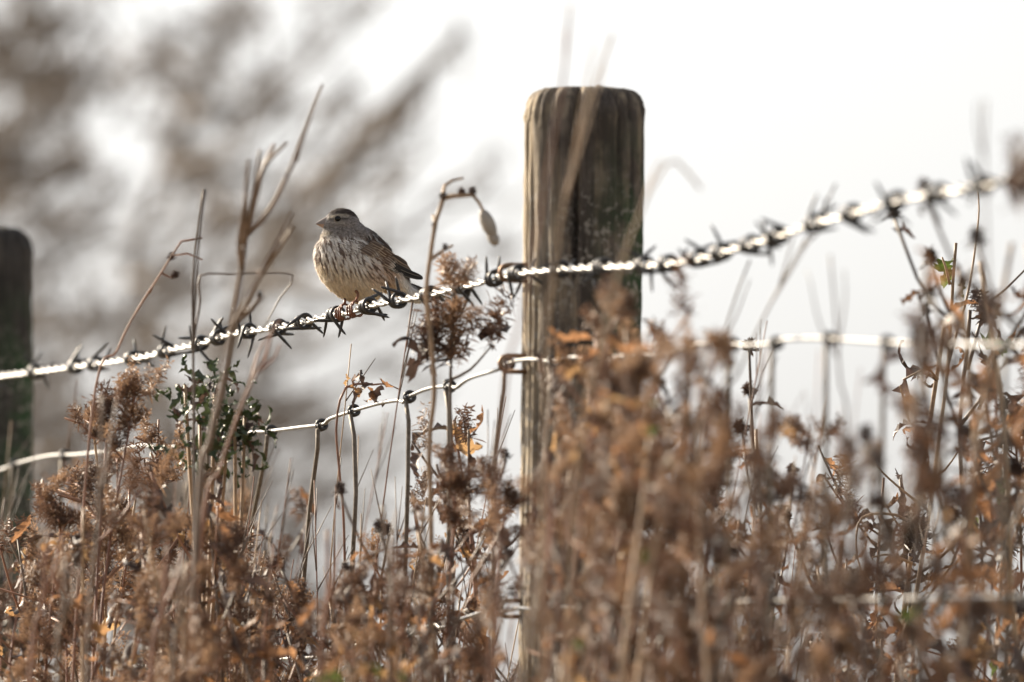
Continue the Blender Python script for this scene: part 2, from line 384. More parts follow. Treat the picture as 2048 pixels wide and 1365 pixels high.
for s in STAYS:
    i = on_line(lines[0], s[0]); a = lines[0][i]; tt = (lines[0][i + 1] - lines[0][i - 1]).normalized()
    u = (V((0, 0, 1)) - tt * tt.z).normalized(); bb = tt.cross(u)
    i2 = on_line(lines[1], s[-1]); z2 = lines[1][i2]
    side = -FN * 0.0044
    pts = [a + side + V((0, 0, -0.004))]
    if len(s) == 3:
        q = a.lerp(z2, 0.35); pxq = s[1]; d = P(pxq, px_of(q)[1], -0.0035)
        pts += [a.lerp(d, 0.3) + side * 0.6, d + side]
    pts += [z2 + side]
    x = z2.copy()
    for L in lines[2:]:
        zz = min(L, key=lambda p: (p.x - x.x) ** 2 + (p.y - x.y) ** 2); pts.append(V((x.x, x.y, zz.z)) + side)
    sp = spline(pts, 0.03)
    b = MB(); b.tube([p - nl for p in sp], 0.0019, 7); st = link('stay_wire', b.mesh('stay_wire', M['stay']), net)
    # knots: the upright wrapped round each line wire
    for li, L in enumerate(lines[:3]):
        c = a if li == 0 else (z2 if li == 1 else V((x.x, x.y, min(L, key=lambda p: (p.x - x.x) ** 2 + (p.y - x.y) ** 2).z)))
        b = MB(); kp = []
        for j in range(27):
            an = math.pi * 0.5 + 2 * math.pi * 1.9 * j / 26
            kp.append(c - nl + (u * math.cos(an) + bb * math.sin(an)) * 0.0040 - tt * (0.0105 * j / 26 - 0.0))
        b.tube(kp, 0.0016, 6); link('knot', b.mesh('knot', M['barb']), st)
for z_, lb_ in ((bw[-1].z, 'staple holding the barbed wire to the near post'), (lines[0][-1].z, 'staple holding the net top wire to the near post'), (lines[1][-1].z, 'staple holding the second net wire to the near post')):
    staple(V((pr.x, pr.y, z_)), lb_)
staple(P(1034, 728), 'rusty staple holding the net top wire to the cracked post')
staple(P(1031, 1218), 'rusty staple low on the cracked post at the second net wire')
# ------------------------------------------------------------------ the bird (local millimetres: x right, y away, z up, origin at the feet)
YA, YH = R(33), R(17)             # body and head turned towards the camera
fwd = V((-math.cos(YA), -math.sin(YA), 0)); lft = V((math.sin(YA), -math.cos(YA), 0))
hf = V((-math.cos(YH), -math.sin(YH), 0)); hl = V((math.sin(YH), -math.cos(YH), 0))
def B(u, s, z): return fwd * u + lft * s + V((0, 0, z))
def ell(b, c, ax, lat, r, n=20):
    """ellipsoid with long axis ax, lateral axis lat"""
    ax = ax.normalized(); lat = (lat - ax * lat.dot(ax)).normalized(); up = ax.cross(lat)
    k = len(b.v); m2 = n // 2
    for i in range(1, m2):
        th = math.pi * i / m2
        for j in range(n):
            ph = 2 * math.pi * j / n
            b.v.append(c + ax * (r[0] * math.cos(th)) + lat * (r[1] * math.sin(th) * math.cos(ph)) + up * (r[2] * math.sin(th) * math.sin(ph)))
    top, bot = len(b.v), len(b.v) + 1
    b.v += [c + ax * r[0], c - ax * r[0]]
    for i in range(m2 - 2):
        for j in range(n): b.f.append((k + i * n + j, k + i * n + (j + 1) % n, k + (i + 1) * n + (j + 1) % n, k + (i + 1) * n + j))
    for j in range(n):
        b.f.append((top, k + (j + 1) % n, k + j)); b.f.append((bot, k + (m2 - 2) * n + j, k + (m2 - 2) * n + (j + 1) % n))
def pit(a): return fwd * math.cos(R(a)) + V((0, 0, math.sin(R(a))))
S = 0.001
b = MB()
HC = V((-6.8, -7.5, 70.6))        # head centre
NK = fwd * 9
ell(b, B(0, 0, 36), pit(40), lft, (35, 25, 25.5))
ell(b, B(11, 0, 43), pit(60), lft, (21, 21, 20))
ell(b, B(10.0, 0, 55), pit(70), lft, (18, 17.0, 16.5))
ell(b, B(1, 0, 54), pit(55), lft, (18, 16, 13))
ell(b, HC, hf, hl, (14.8, 12.4, 13.4))
ell(b, HC + hf * 5.5 + V((0, 0, -1.5)), hf, hl, (11.5, 9.0, 9.8))
ell(b, HC + V((0, 0, -8)) + hf * 0.5, hf, hl, (15.5, 13.0, 11))
ell(b, HC + V((5, 3, -7)), pit(50), lft, (15, 12.5, 12))
ell(b, B(-20, 0, 52), pit(41), lft, (27, 17, 11))
ell(b, HC + V((10.5, 5, -8)), pit(45), lft, (15, 13, 10))
ell(b, B(-9, 1, 25.6), pit(25), lft, (22, 19, 20))
ell(b, B(-32, 0, 34), pit(38), lft, (30, 17, 13.5))
ell(b, B(-46, 0, 21.5), pit(26), lft, (26, 11, 7.2))
ell(b, B(-62, 0, 18), pit(22), lft, (16, 7.5, 4.2))
for q in b.v: q *= 1
tmp = bpy.data.objects.new('tmp', b.mesh('tmp', M['bark'])); COL.objects.link(tmp)
md = tmp.modifiers.new('r', 'REMESH'); md.mode = 'VOXEL'; md.voxel_size = 0.9
md = tmp.modifiers.new('s', 'SMOOTH'); md.factor = 0.5; md.iterations = 12
dg = bpy.context.evaluated_depsgraph_get(); ev = tmp.evaluated_get(dg); em = ev.to_mesh()
bv = [v.co.copy() for v in em.vertices]; bn = [v.normal.copy() for v in em.vertices]; bf = [tuple(p.vertices) for p in em.polygons]
ev.to_mesh_clear(); bpy.data.objects.remove(tmp)
BVH = BVHTree.FromPolygons(bv, bf)
def surf(x, z):
    h = BVH.ray_cast(V((x, -300, z)), V((0, 1, 0)))
    return h[0], h[1]
def sm(a, b, x):
    t = max(0, min(1, (x - a) / (b - a))); return t * t * (3 - 2 * t)
def lp(a, b, t): return tuple(p + (q - p) * t for p, q in zip(a, b))
def nz(x, y, z=0): return noise.noise(V((x, y, z)))
def plum(p):
    """plumage colour of a body point (mirrored to the near side)"""
    u = p.dot(fwd); s = p.dot(lft); z = p.z
    q = B(u, abs(s), z)
    h = q - HC
    if z > 56 and (p - HC).length < 24:
        hu = (p - HC).dot(hf); hs = abs((p - HC).dot(hl)); hz = p.z - HC.z
        X = HC.x - hu * math.cos(YH) + hs * math.sin(YH)
    else: X = q.x
    Z = z
    # base zones
    belly = (0.78, 0.66, 0.50); breast = (0.76, 0.69, 0.61); white = (0.82, 0.80, 0.77); cheek = (0.29, 0.262, 0.245)
    back = (0.12, 0.096, 0.082); crown = (0.085, 0.066, 0.058); flank = (0.62, 0.42, 0.28)
    c = belly
    c = lp(c, breast, sm(26, 40, Z + 0.25 * X))
    fl = sm(8, 24, X) * (1 - sm(36, 46, X)) * sm(14, 24, Z) * (1 - sm(34, 44, Z)); c = lp(c, flank, 0.65 * fl)
    c = lp(c, white, sm(38, 50, X) * (1 - sm(24, 30, Z)))
    ol = 79 - 0.88 * X                                             # back outline
    c = lp(c, back, sm(-15, -9, Z - ol) * sm(-2, 8, X))
    c = lp(c, (0.33, 0.285, 0.26), sm(55, 61, Z) * sm(-14, -4, X) * (1 - sm(10, 24, X)))
    # dark streaks on breast and flanks, running down and back
    ang = R(72) if X < -8 else R(72 - 40 * sm(-8, 30, X))
    al = X * math.cos(ang) - Z * math.sin(ang); ac = X * math.sin(ang) + Z * math.cos(ang)
    st = nz(ac * 0.46, al * 0.075, 4.1) + 0.5 * nz(ac * 1.0, al * 0.17, 9)
    zone = sm(17, 32, Z + 0.12 * X) * (1 - sm(60, 66, Z)) * (1 - sm(30, 46, X))
    zone *= 1 - 0.75 * sm(-6, 0, X) * (1 - sm(0, 30, X)) * (1 - sm(18, 28, Z))
    c = lp(c, (0.135, 0.082, 0.06), 0.86 * zone * sm(0.02, 0.32, st))
    c = lp(c, white, 0.5 * zone * sm(0.10, 0.34, -st))
    # back mottling
    bm = sm(-16, -8, Z - ol) * sm(4, 12, X)
    c = lp(c, (0.05, 0.04, 0.035), 0.8 * bm * sm(0.0, 0.3, nz(ac * 0.35, al * 0.12, 2)))
    # head
    if Z > 56 and (p - HC).length < 24:
        hx, hz2 = X - HC.x, Z - HC.z
        c2 = cheek
        c2 = lp(c2, (0.30, 0.275, 0.265), sm(2, 9, hx))
        c2 = lp(c2, crown, sm(5.5, 8.5, hz2 + 0.10 * hx))
        c2 = lp(c2, (0.06, 0.048, 0.042), 0.75 * sm(6.5, 9, hz2 + 0.1 * hx) * sm(0.0, 0.25, nz(hz2 * 0.9, hx * 0.25, 7)))
        sup = math.exp(-((hz2 - 6.6 + 0.02 * hx * hx) / 1.3) ** 2) * sm(-13, -8, hx) * (1 - sm(3, 8, hx)); c2 = lp(c2, (0.52, 0.45, 0.35), 0.85 * sup)
        eyl = math.exp(-((hz2 - 3.6 - 0.03 * (hx + 3)) / 0.9) ** 2) * sm(-13, -10, hx) * (1 - sm(4, 8, hx)); c2 = lp(c2, (0.055, 0.045, 0.04), 0.8 * eyl)
        sub = math.exp(-((hz2 - 0.6) / 1.2) ** 2) * sm(-9, -5, hx) * (1 - sm(1, 4, hx)); c2 = lp(c2, (0.50, 0.46, 0.41), 0.7 * sub)
        c2 = lp(c2, (0.09, 0.075, 0.065), 0.6 * sm(0.1, 0.4, nz(hx * 0.55, hz2 * 0.3, 3)) * (1 - sm(0, 4, hx)) * (1 - sm(-2, 2, hz2)))
        thr = sm(5, 11, -hx) * (1 - sm(-9, -4, hz2)); c2 = lp(c2, (0.50, 0.43, 0.34), 0.8 * thr)
        c2 = lp(c2, (0.12, 0.09, 0.075), 0.75 * thr * sm(0.05, 0.3, nz(hx * 0.8, hz2 * 0.22, 5)))
        c2 = lp(c2, tuple(x * 0.5 for x in c2), 0.7 * sm(0.05, 0.35, nz(hx * 0.45 + hz2 * 0.5, hz2 * 0.9 - hx * 0.25, 12)))
        c2 = lp(c2, tuple(min(0.7, x * 1.5) for x in c2), 0.6 * sm(0.1, 0.4, nz(hx * 0.5, hz2 * 1.0, 31)))
        k = sm(56, 63, Z); c = lp(c, c2, k)
    j = 1 + 0.22 * nz(X * 1.3, Z * 1.3, u)
    return tuple(max(0.01, x * j * k_) for x, k_ in zip(c, (0.97, 1.0, 1.06)))
bird = thing('finch', BIRD + V((0, 0, 0.0009)), 'small streaked brown finch perched on the barbed wire', 'bird')
plumage_m = vcol('plumage', 0.8, 0.38, 0.2); feather_m = vcol('flight_feather', 0.55, 0.1, 0.35)
bm_ = MB(); bm_.v = [q * S for q in bv]; bm_.f = bf; bm_.c = [plum(q) for q in bv]
body = link('body', bm_.mesh('body', plumage_m), bird)
# short contour feathers all over the body
rf = random.Random(11); fm = MB()
for q in range(24000):
    i = rf.randrange(len(bv)); p, n_ = bv[i], bn[i]
    inhead = p.z > 58
    if inhead:
        d = (p - (HC + hf * 16)).normalized(); L = rf.uniform(1.6, 3.0); wd = rf.uniform(0.28, 0.5); lift = rf.uniform(0.05, 0.28)
        if (p - (HC + hf * 15.5 + V((0, 0, -0.5)))).length < 6.2: continue
    else:
        d = (-pit(40) + V((0, 0, -0.35))).normalized(); L = rf.uniform(2.6, 6.2); wd = rf.uniform(0.25, 0.5); lift = rf.uniform(0.04, 0.42)
    d = d - n_ * d.dot(n_)
    if d.length < 0.05: d = n_.orthogonal()
    d = d.normalized(); d = (d + n_.cross(d) * rf.uniform(-0.25, 0.25)).normalized(); sd = n_.cross(d)
    c = plum(p + d * L * 0.5); k = rf.uniform(0.8, 1.25); c = tuple(x * k for x in c)
    a = p - n_ * 0.25; m1 = p + d * L * 0.55 + n_ * (L * lift * 0.55 + 0.15); e = p + d * L + n_ * L * lift * 0.8
    k0 = len(fm.v); fm.v += [(a - sd * wd) * S, (a + sd * wd) * S, (m1 + sd * wd * 0.9) * S, (m1 - sd * wd * 0.9) * S, e * S]
    fm.c += [c] * 4 + [tuple(min(0.8, x * 1.12) for x in c)]; fm.f += [(k0, k0 + 1, k0 + 2, k0 + 3), (k0 + 3, k0 + 2, k0 + 4)]
fo = link('plumage', fm.mesh('plumage', plumage_m, False), body); fo['kind'] = 'stuff'
# bill: two curved cones meeting along the gape
def bill(name, z0, z1, tipz, top, mat):
    bb_ = MB(); n, mm = 12, 9
    base = HC + hf * 10.8 + V((0, 0, -0.4))
    for i in range(mm):
        t_ = i / (mm - 1); k = (1 - t_) ** 0.85 if top else (1 - t_) ** 0.9
        cx = base + hf * (12.3 * t_) * (1 if top else 0.95)
        gz = 0.6 + (tipz - 0.6) * t_                                # the gape line
        hgt = (z1 - 0) * k * (1 + 0.10 * math.sin(math.pi * t_)) if top else (z0) * k
        for j in range(n):
            an = math.pi * j / (n - 1)
            bb_.v.append((cx + hl * (4.9 * max(k, 0.03) * math.cos(an)) + V((0, 0, gz + (0.12 if top else -0.12) * k + hgt * math.sin(an)))) * S)
    for i in range(mm - 1):
        for j in range(n - 1):
            a0 = i * n + j; f_ = (a0, a0 + 1, a0 + 1 + n, a0 + n); bb_.f.append(f_ if not top else f_[::-1])
        bb_.f.append((i * n, (i + 1) * n, (i + 1) * n + n - 1, i * n + n - 1))
    return link(name, bb_.mesh(name, mat), bird)
bill('upper_bill', 0, 6.7, 0.1, True, plain('bill_horn', (0.26, 0.215, 0.19), 0.38, 0.5, (0.17, 0.14, 0.13), 300))
bill('lower_bill', -6.0, 0, 0.1, False, plain('bill_pink_horn', (0.40, 0.27, 0.20), 0.4, 0.5, (0.30, 0.21, 0.17), 300))
# eyes
black = plain('eye_black', (0.004, 0.0035, 0.0035), 0.12, 0.25)
for sgn in (1, -1):
    eb = MB(); ell(eb, V((0, 0, 0)), hf, hl, (2.75, 2.3, 2.45), 18)
    ex = HC + hf * 6.6 + V((0, 0, 3.7))
    h = BVH.ray_cast(ex + hl * (40 * sgn), -hl * sgn)[0]
    for q in eb.v: q *= S
    e = link('eye', eb.mesh('eye', black), bird, (h + hl * sgn * 0.2) * S)
    # eyelid ring
    rg = MB(); rg.tube([(hf * math.cos(a) * 3.1 + V((0, 0, math.sin(a) * 2.7))) * S + hl * sgn * 0.0004 for a in [2 * math.pi * k / 20 for k in range(21)]], 0.00036, 5, False)
    link('eyelid', rg.mesh('eyelid', plain('eyelid_skin', (0.24, 0.20, 0.165), 0.7)), e)
# wing feathers laid over the body surface
def mirror(p):
    s = p.dot(lft); return p - lft * (2 * s)
def feather(name, parent, root, tip, wd, lift0, lift1, cc, ce, side, sag=0.0, tipc=None, blunt=0.55, thin=False):
    n = 9; L_, C_, R_ = [], [], []
    rx, rz = root; tx, tz = tip; d2 = V((tx - rx, 0, tz - rz)); perp = V((-d2.z, 0, d2.x)).normalized()
    if perp.z < 0: perp = -perp
    fb = MB(); last = None; ys = []
    cen = []
    for i in range(n):
        t_ = i / (n - 1); x, z = rx + d2.x * t_, rz + d2.z * t_; x += perp.x * sag * math.sin(math.pi * t_); z += perp.z * sag * math.sin(math.pi * t_)
        h = surf(x, z)[0]
        y = h.y if h is not None else None
        cen.append([x, y, z])
    for i in range(n):
        if cen[i][1] is None:
            if i and cen[i - 1][1] is not None: cen[i][1] = cen[i - 1][1] + (min(2.0, max(0.4, cen[i - 1][1] - cen[i - 2][1])) if i > 1 and cen[i - 2][1] is not None else 0.8)
            else: cen[i][1] = BVH.find_nearest(V((cen[i][0], 0, cen[i][2])))[0].y
    for i in range(n):
        t_ = i / (n - 1)
        wv = wd * min(1, 0.55 + t_ * 1.6) * (1 if t_ < blunt else math.sqrt(max(0.0, 1 - ((t_ - blunt) / (1 - blunt)) ** 2)) * 0.97 + 0.03)
        lift = lift0 + (lift1 - lift0) * t_
        c = V((cen[i][0], cen[i][1] - lift, cen[i][2]))
        row = []
        for q, ky in ((-1, 0.06), (-0.58, 0.0), (-0.42, 0.0), (0.5, 0.15), (1, 0.4)):
            row.append(c + perp * (wv * q) + V((0, ky * min(wv, 2.5), 0)))
        tc = tipc if (tipc and t_ > 0.86) else None
        col = [tc or ce, tc or lp(ce, cc, 0.12), cc, tc or lp(ce, cc, 0.9), tc or ce]
        if thin: col = [ce, lp(ce, cc, 0.85), cc, cc, cc]
        for p, q in zip(row, col):
            if side < 0: p = mirror(p)
            fb.v.append(p * S); k = 1 + 0.2 * nz(p.x * 2, p.z * 2, wd); fb.c.append(tuple(v_ * k for v_ in q))
    for i in range(n - 1):
        for j in range(4): fb.f.append((i * 5 + j, i * 5 + j + 1, (i + 1) * 5 + j + 1, (i + 1) * 5 + j))
    return link(name, fb.mesh(name, feather_m), parent)
DK, BR, PALE, WH, RU = (0.012, 0.010, 0.010), (0.060, 0.038, 0.030), (0.38, 0.31, 0.245), (0.70, 0.68, 0.65), (0.080, 0.042, 0.028)
for side in (1, -1):
    rw = random.Random(21)
    # the wing itself: small overlapping shoulder feathers
    wb = MB()
    wing = None
    specs = []
    for r_ in range(5):
        for k in range(7):
            x = 1 + r_ * 4.6 + k * 2.2 + rw.uniform(-.8, .8); z = 57.5 - r_ * 1.9 - k * 0.6 - (k * 0.9 if r_ > 1 else k * 1.1) + rw.uniform(-.8, .8)
            specs.append((x, z))
    for (x, z) in specs:
        h, nn = surf(x, z)
        if h is None: continue
        d = V((0.80, 0.12, -0.58)); d = (d - nn * d.dot(nn)).normalized(); sd = nn.cross(d); L = rw.uniform(5.5, 8); ww = rw.uniform(1.5, 2.2)
        k0 = len(wb.v); dark = rw.random() < 0.45
        for t_ in (0, 0.35, 0.7, 0.9, 1.0):
            wv = ww * (0.7 + 0.3 * t_ * 2 if t_ < 0.5 else math.sqrt(max(0.02, 1 - ((t_ - 0.45) / 0.56) ** 2)))
            for q in (-1, 0, 1):
                p = h + d * L * t_ + nn * (1.0 + 0.4 * t_ - (0.4 if q else 0)) + sd * wv * q
                if side < 0: p = mirror(p)
                wb.v.append(p * S); wb.c.append(lp((0.03, 0.024, 0.022) if dark else (0.085, 0.062, 0.052), (0.25, 0.20, 0.165), 0.85 if q or t_ == 1 else 0.08))
        for i in range(4):
            for j in range(2): wb.f.append((k0 + i * 3 + j, k0 + i * 3 + j + 1, k0 + i * 3 + j + 4, k0 + i * 3 + j + 3))
    wing = link('wing', wb.mesh('wing', feather_m), bird)
    # primaries: black with white outer edges
    for k in range(7):
        t_ = k / 6
        feather('primary_feather', wing, (29 + 1.5 * t_, 36.5 + 4.6 * t_), (60.5 + 0.8 * t_ - 1.5 * abs(t_ - 0.4), 26.0 + 2.6 * t_), 1.55, 1.6 + 0.28 * k, 2.0 + 0.28 * k, DK, WH if k in (1, 2, 4) else lp(DK, WH, 0.30), side, sag=-1.0, thin=True)
    # tertials
    for k in range(4):
        feather('tertial_feather', wing, (32 + k * 1.5, 40.5 + 1.5 * k), (53.0 - 1.7 * k, 31.0 + 2.2 * k), 2.1, 3.4 + 0.3 * k, 4.0 + 0.3 * k, (0.026, 0.020, 0.018), (0.26, 0.20, 0.155), side)
    # greater coverts: rufous brown with pale fringes
    for k in range(7):
        t_ = k / 6
        feather('greater_covert', wing, (16.0 + 8.5 * t_, 44.5 + 8.5 * t_), (36.0 + 6.5 * t_, 33.5 + 7.2 * t_), 1.75, 2.2 + 0.33 * k, 2.8 + 0.33 * k, RU if k < 6 else BR, PALE, side, tipc=lp(PALE, WH, 0.3))
    for k in range(7):
        t_ = k / 6
        feather('median_covert', wing, (9.5 + 8.0 * t_, 48.5 + 7.5 * t_), (20.5 + 8.0 * t_, 42.5 + 8.2 * t_), 1.75, 2.6 + 0.3 * k, 3.4 + 0.3 * k, lp(BR, RU, 0.5) if k % 2 else (0.07, 0.048, 0.04), lp(PALE, BR, 0.25), side, tipc=lp(PALE, BR, 0.1))
# tail
for k in range(6):
    sd_ = (k - 2.5) / 2.5
    r0_ = B(-56, sd_ * 3, 25 - abs(sd_)); r1_ = B(-97 + 4.0 * (1 - abs(sd_)), sd_ * 8, 12.5 - 1.2 * abs(sd_)); dd = (r1_ - r0_); sdv = lft
    tb = MB(); n = 8
    for i in range(n):
        t_ = i / (n - 1); wv = 3.2 * min(1, 0.5 + t_) * (1 if t_ < 0.85 else 1 - 0.65 * ((t_ - 0.85) / 0.15) ** 1.5)
        for q in (-1, -0.7, 0, 0.7, 1):
            p = r0_ + dd * t_ + sdv * wv * q + V((0, 0, -0.3 * q * q + 0.25 * (2.5 - abs(k - 2.5)))); tb.v.append(p * S)
            tb.c.append(WH if abs(q) == 1 else (lp(DK, WH, 0.35) if abs(q) == 0.7 else DK))
    for i in range(n - 1):
        for j in range(4): tb.f.append((i * 5 + j, i * 5 + j + 1, (i + 1) * 5 + j + 1, (i + 1) * 5 + j))
    link('tail_feather', tb.mesh('tail_feather', feather_m), bird)
# legs: thigh into tarsus, toes closed round the wire, claws
skin = plain('leg_skin', (0.20, 0.068, 0.030), 0.45, 0.4, (0.09, 0.038, 0.026), 400); clawm = plain('claw_horn', (0.11, 0.055, 0.04), 0.35, 0.5)
bl = BIRD + V((0, 0, 0.0009))
for fx, hip in ((690, B(6, -9, 17)), (713, B(2, 9, 17))):
    i = min(range(len(bw)), key=lambda q: abs(BWpx[q] - fx)); tt, u, bb = frame(i); c = bw[i] - bl
    if tt.y > 0: tt = -tt; bb = -bb                                  # towards the camera
    ank = c + u * 0.0075
    lg = MB(); lg.tube(spline([hip * S, (hip * S).lerp(ank, 0.45) + fwd * -0.003, ank], 0.002), [0.0026, 0.0021, 0.0015] if False else 0.0013, 8)
    leg = link('leg', lg.mesh('leg', skin), bird)
    for k, (along, sgn) in enumerate(((0.0085, -1), (0.0015, -1), (-0.0065, -1), (0.001, 1))):
        sgd = bb if bb.x * sgn > 0 else -bb                         # front toes curl over the left side, the hind toe over the right
        pts, rads = [ank], [0.0016]
        for j in range(1, 9):
            an = R(8 + (150 if sgn < 0 else 135) * j / 8); rr_ = 0.0062 + 0.0006 * math.sin(j * 2.4)
            pts.append(c + u * math.cos(an) * rr_ + sgd * math.sin(an) * rr_ + tt * along * min(1, j / 3)); rads.append((0.0013 if j % 2 else 0.00115))
        tb = MB(); tb.tube(spline(pts, 0.0012), 0.00095, 7); toe = link('toe', tb.mesh('toe', skin), leg)
        e = pts[-1]; an = R(8 + (150 if sgn < 0 else 135)); cp = []
        for j in range(6):
            a2 = an + R(62) * j / 5; r2 = 0.0062 - 0.0004 * j
            cp.append(c + u * math.cos(a2) * r2 + sgd * math.sin(a2) * r2 + tt * along)
        cb = MB(); cb.tube(cp, [0.00095, 0.00085, 0.0007, 0.00055, 0.0004, 0.00012], 6); link('claw', cb.mesh('claw', clawm), toe)
#PART3
# ------------------------------------------------------------------ dry weeds: shared leaf and seed-head meshes
rv = random.Random(77)
def leaf_mesh(seed, L, wd, curl, mat, jag=0.45, teeth=0):
    r = random.Random(seed); b = MB(); n = 13; ang = 0; p = V((0, 0, 0)); tw = r.uniform(-2.5, 2.5); side = 0
    for i in range(n):
        t_ = i / (n - 1)
        wl_, wr_ = [wd * (math.sin(math.pi * min(1, 0.06 + t_ * 0.94)) ** 0.8) * (1 + r.uniform(-jag, jag)) * (0.4 if (teeth and i % 2) or r.random() < 0.15 else 1) + 0.0005 for _ in (0, 1)]
        a = tw * t_ + r.uniform(-0.25, 0.25); sx = V((math.cos(a), math.sin(a) * math.cos(ang), math.sin(a)))
        nrm = V((0, -math.sin(ang), math.cos(ang)))
        b.v += [p - sx * wl_ + nrm * (wl_ * r.uniform(0.1, 1.1)), p.copy(), p + sx * wr_ + nrm * (wr_ * r.uniform(0.1, 1.1))]
        ang += curl / n * (0.4 + 1.2 * t_) + r.uniform(-0.28, 0.28); side += r.uniform(-0.2, 0.2)
        p = p + V((math.sin(side), math.cos(ang), math.sin(ang))).normalized() * (L / n)
    for i in range(n - 1):
        for j in range(2): b.f.append((i * 3 + j, i * 3 + j + 1, i * 3 + j + 4, i * 3 + j + 3))
    return b.mesh('leaf', mat, teeth == 0 and seed % 2 == 0)
LEAF = {}
for mk in ('brown', 'dark', 'ochre', 'green', 'dgreen', 'tan'):
    LEAF[mk] = [leaf_mesh(10 * k + len(mk), rv.uniform(0.022, 0.042), rv.uniform(0.003, 0.0065), rv.choice((-1, 1)) * rv.uniform(1.2, 4.6), M[mk]) for k in range(7)]
SPINY = [leaf_mesh(900 + k, rv.uniform(0.04, 0.065), rv.uniform(0.004, 0.007), rv.choice((-1, 1)) * rv.uniform(1.5, 4.5), M[('dark', 'brown', 'dark')[k % 3]], 0.5, 1) for k in range(7)]
GREENL = [leaf_mesh(950 + k, rv.uniform(0.028, 0.045), rv.uniform(0.007, 0.011), rv.uniform(-1.2, 1.2), M['green'], 0.15) for k in range(4)]
def fluff_mesh(seed, L, rad, mat, nf=90, spread=0.9):
    """seed head: a short axis with many fine bristles and bracts"""
    r = random.Random(seed); b = MB()
    for k in range(nf):
        t_ = r.random(); o = V((r.gauss(0, rad * 0.25), r.gauss(0, rad * 0.25), L * t_))
        a = r.uniform(0, 6.283); d = V((math.cos(a) * spread, math.sin(a) * spread, r.uniform(-0.5, 1.6))).normalized()
        l = rad * r.uniform(0.5, 1.25) * (1.1 - 0.6 * t_); w_ = r.uniform(0.0002, 0.00055); s_ = d.orthogonal().normalized()
        k0 = len(b.v); m1 = o + d * l * 0.6 + V((0, 0, -0.1 * l)); e = o + d * l + V((0, 0, -0.25 * l))
        b.v += [o - s_ * w_, o + s_ * w_, m1 + s_ * w_ * 1.6, m1 - s_ * w_ * 1.6, e]; b.f += [(k0, k0 + 1, k0 + 2, k0 + 3), (k0 + 3, k0 + 2, k0 + 4)]
    return b.mesh('seed_head', mat, False)
FLUFF = [fluff_mesh(40 + k, rv.uniform(0.018, 0.04), rv.uniform(0.008, 0.014), M[('fluff', 'fluffd', 'fluffd')[k % 3]], 150) for k in range(7)]
BURR = [fluff_mesh(60 + k, 0.010, 0.0065, M['dark'], 190, 1.0) for k in range(3)]

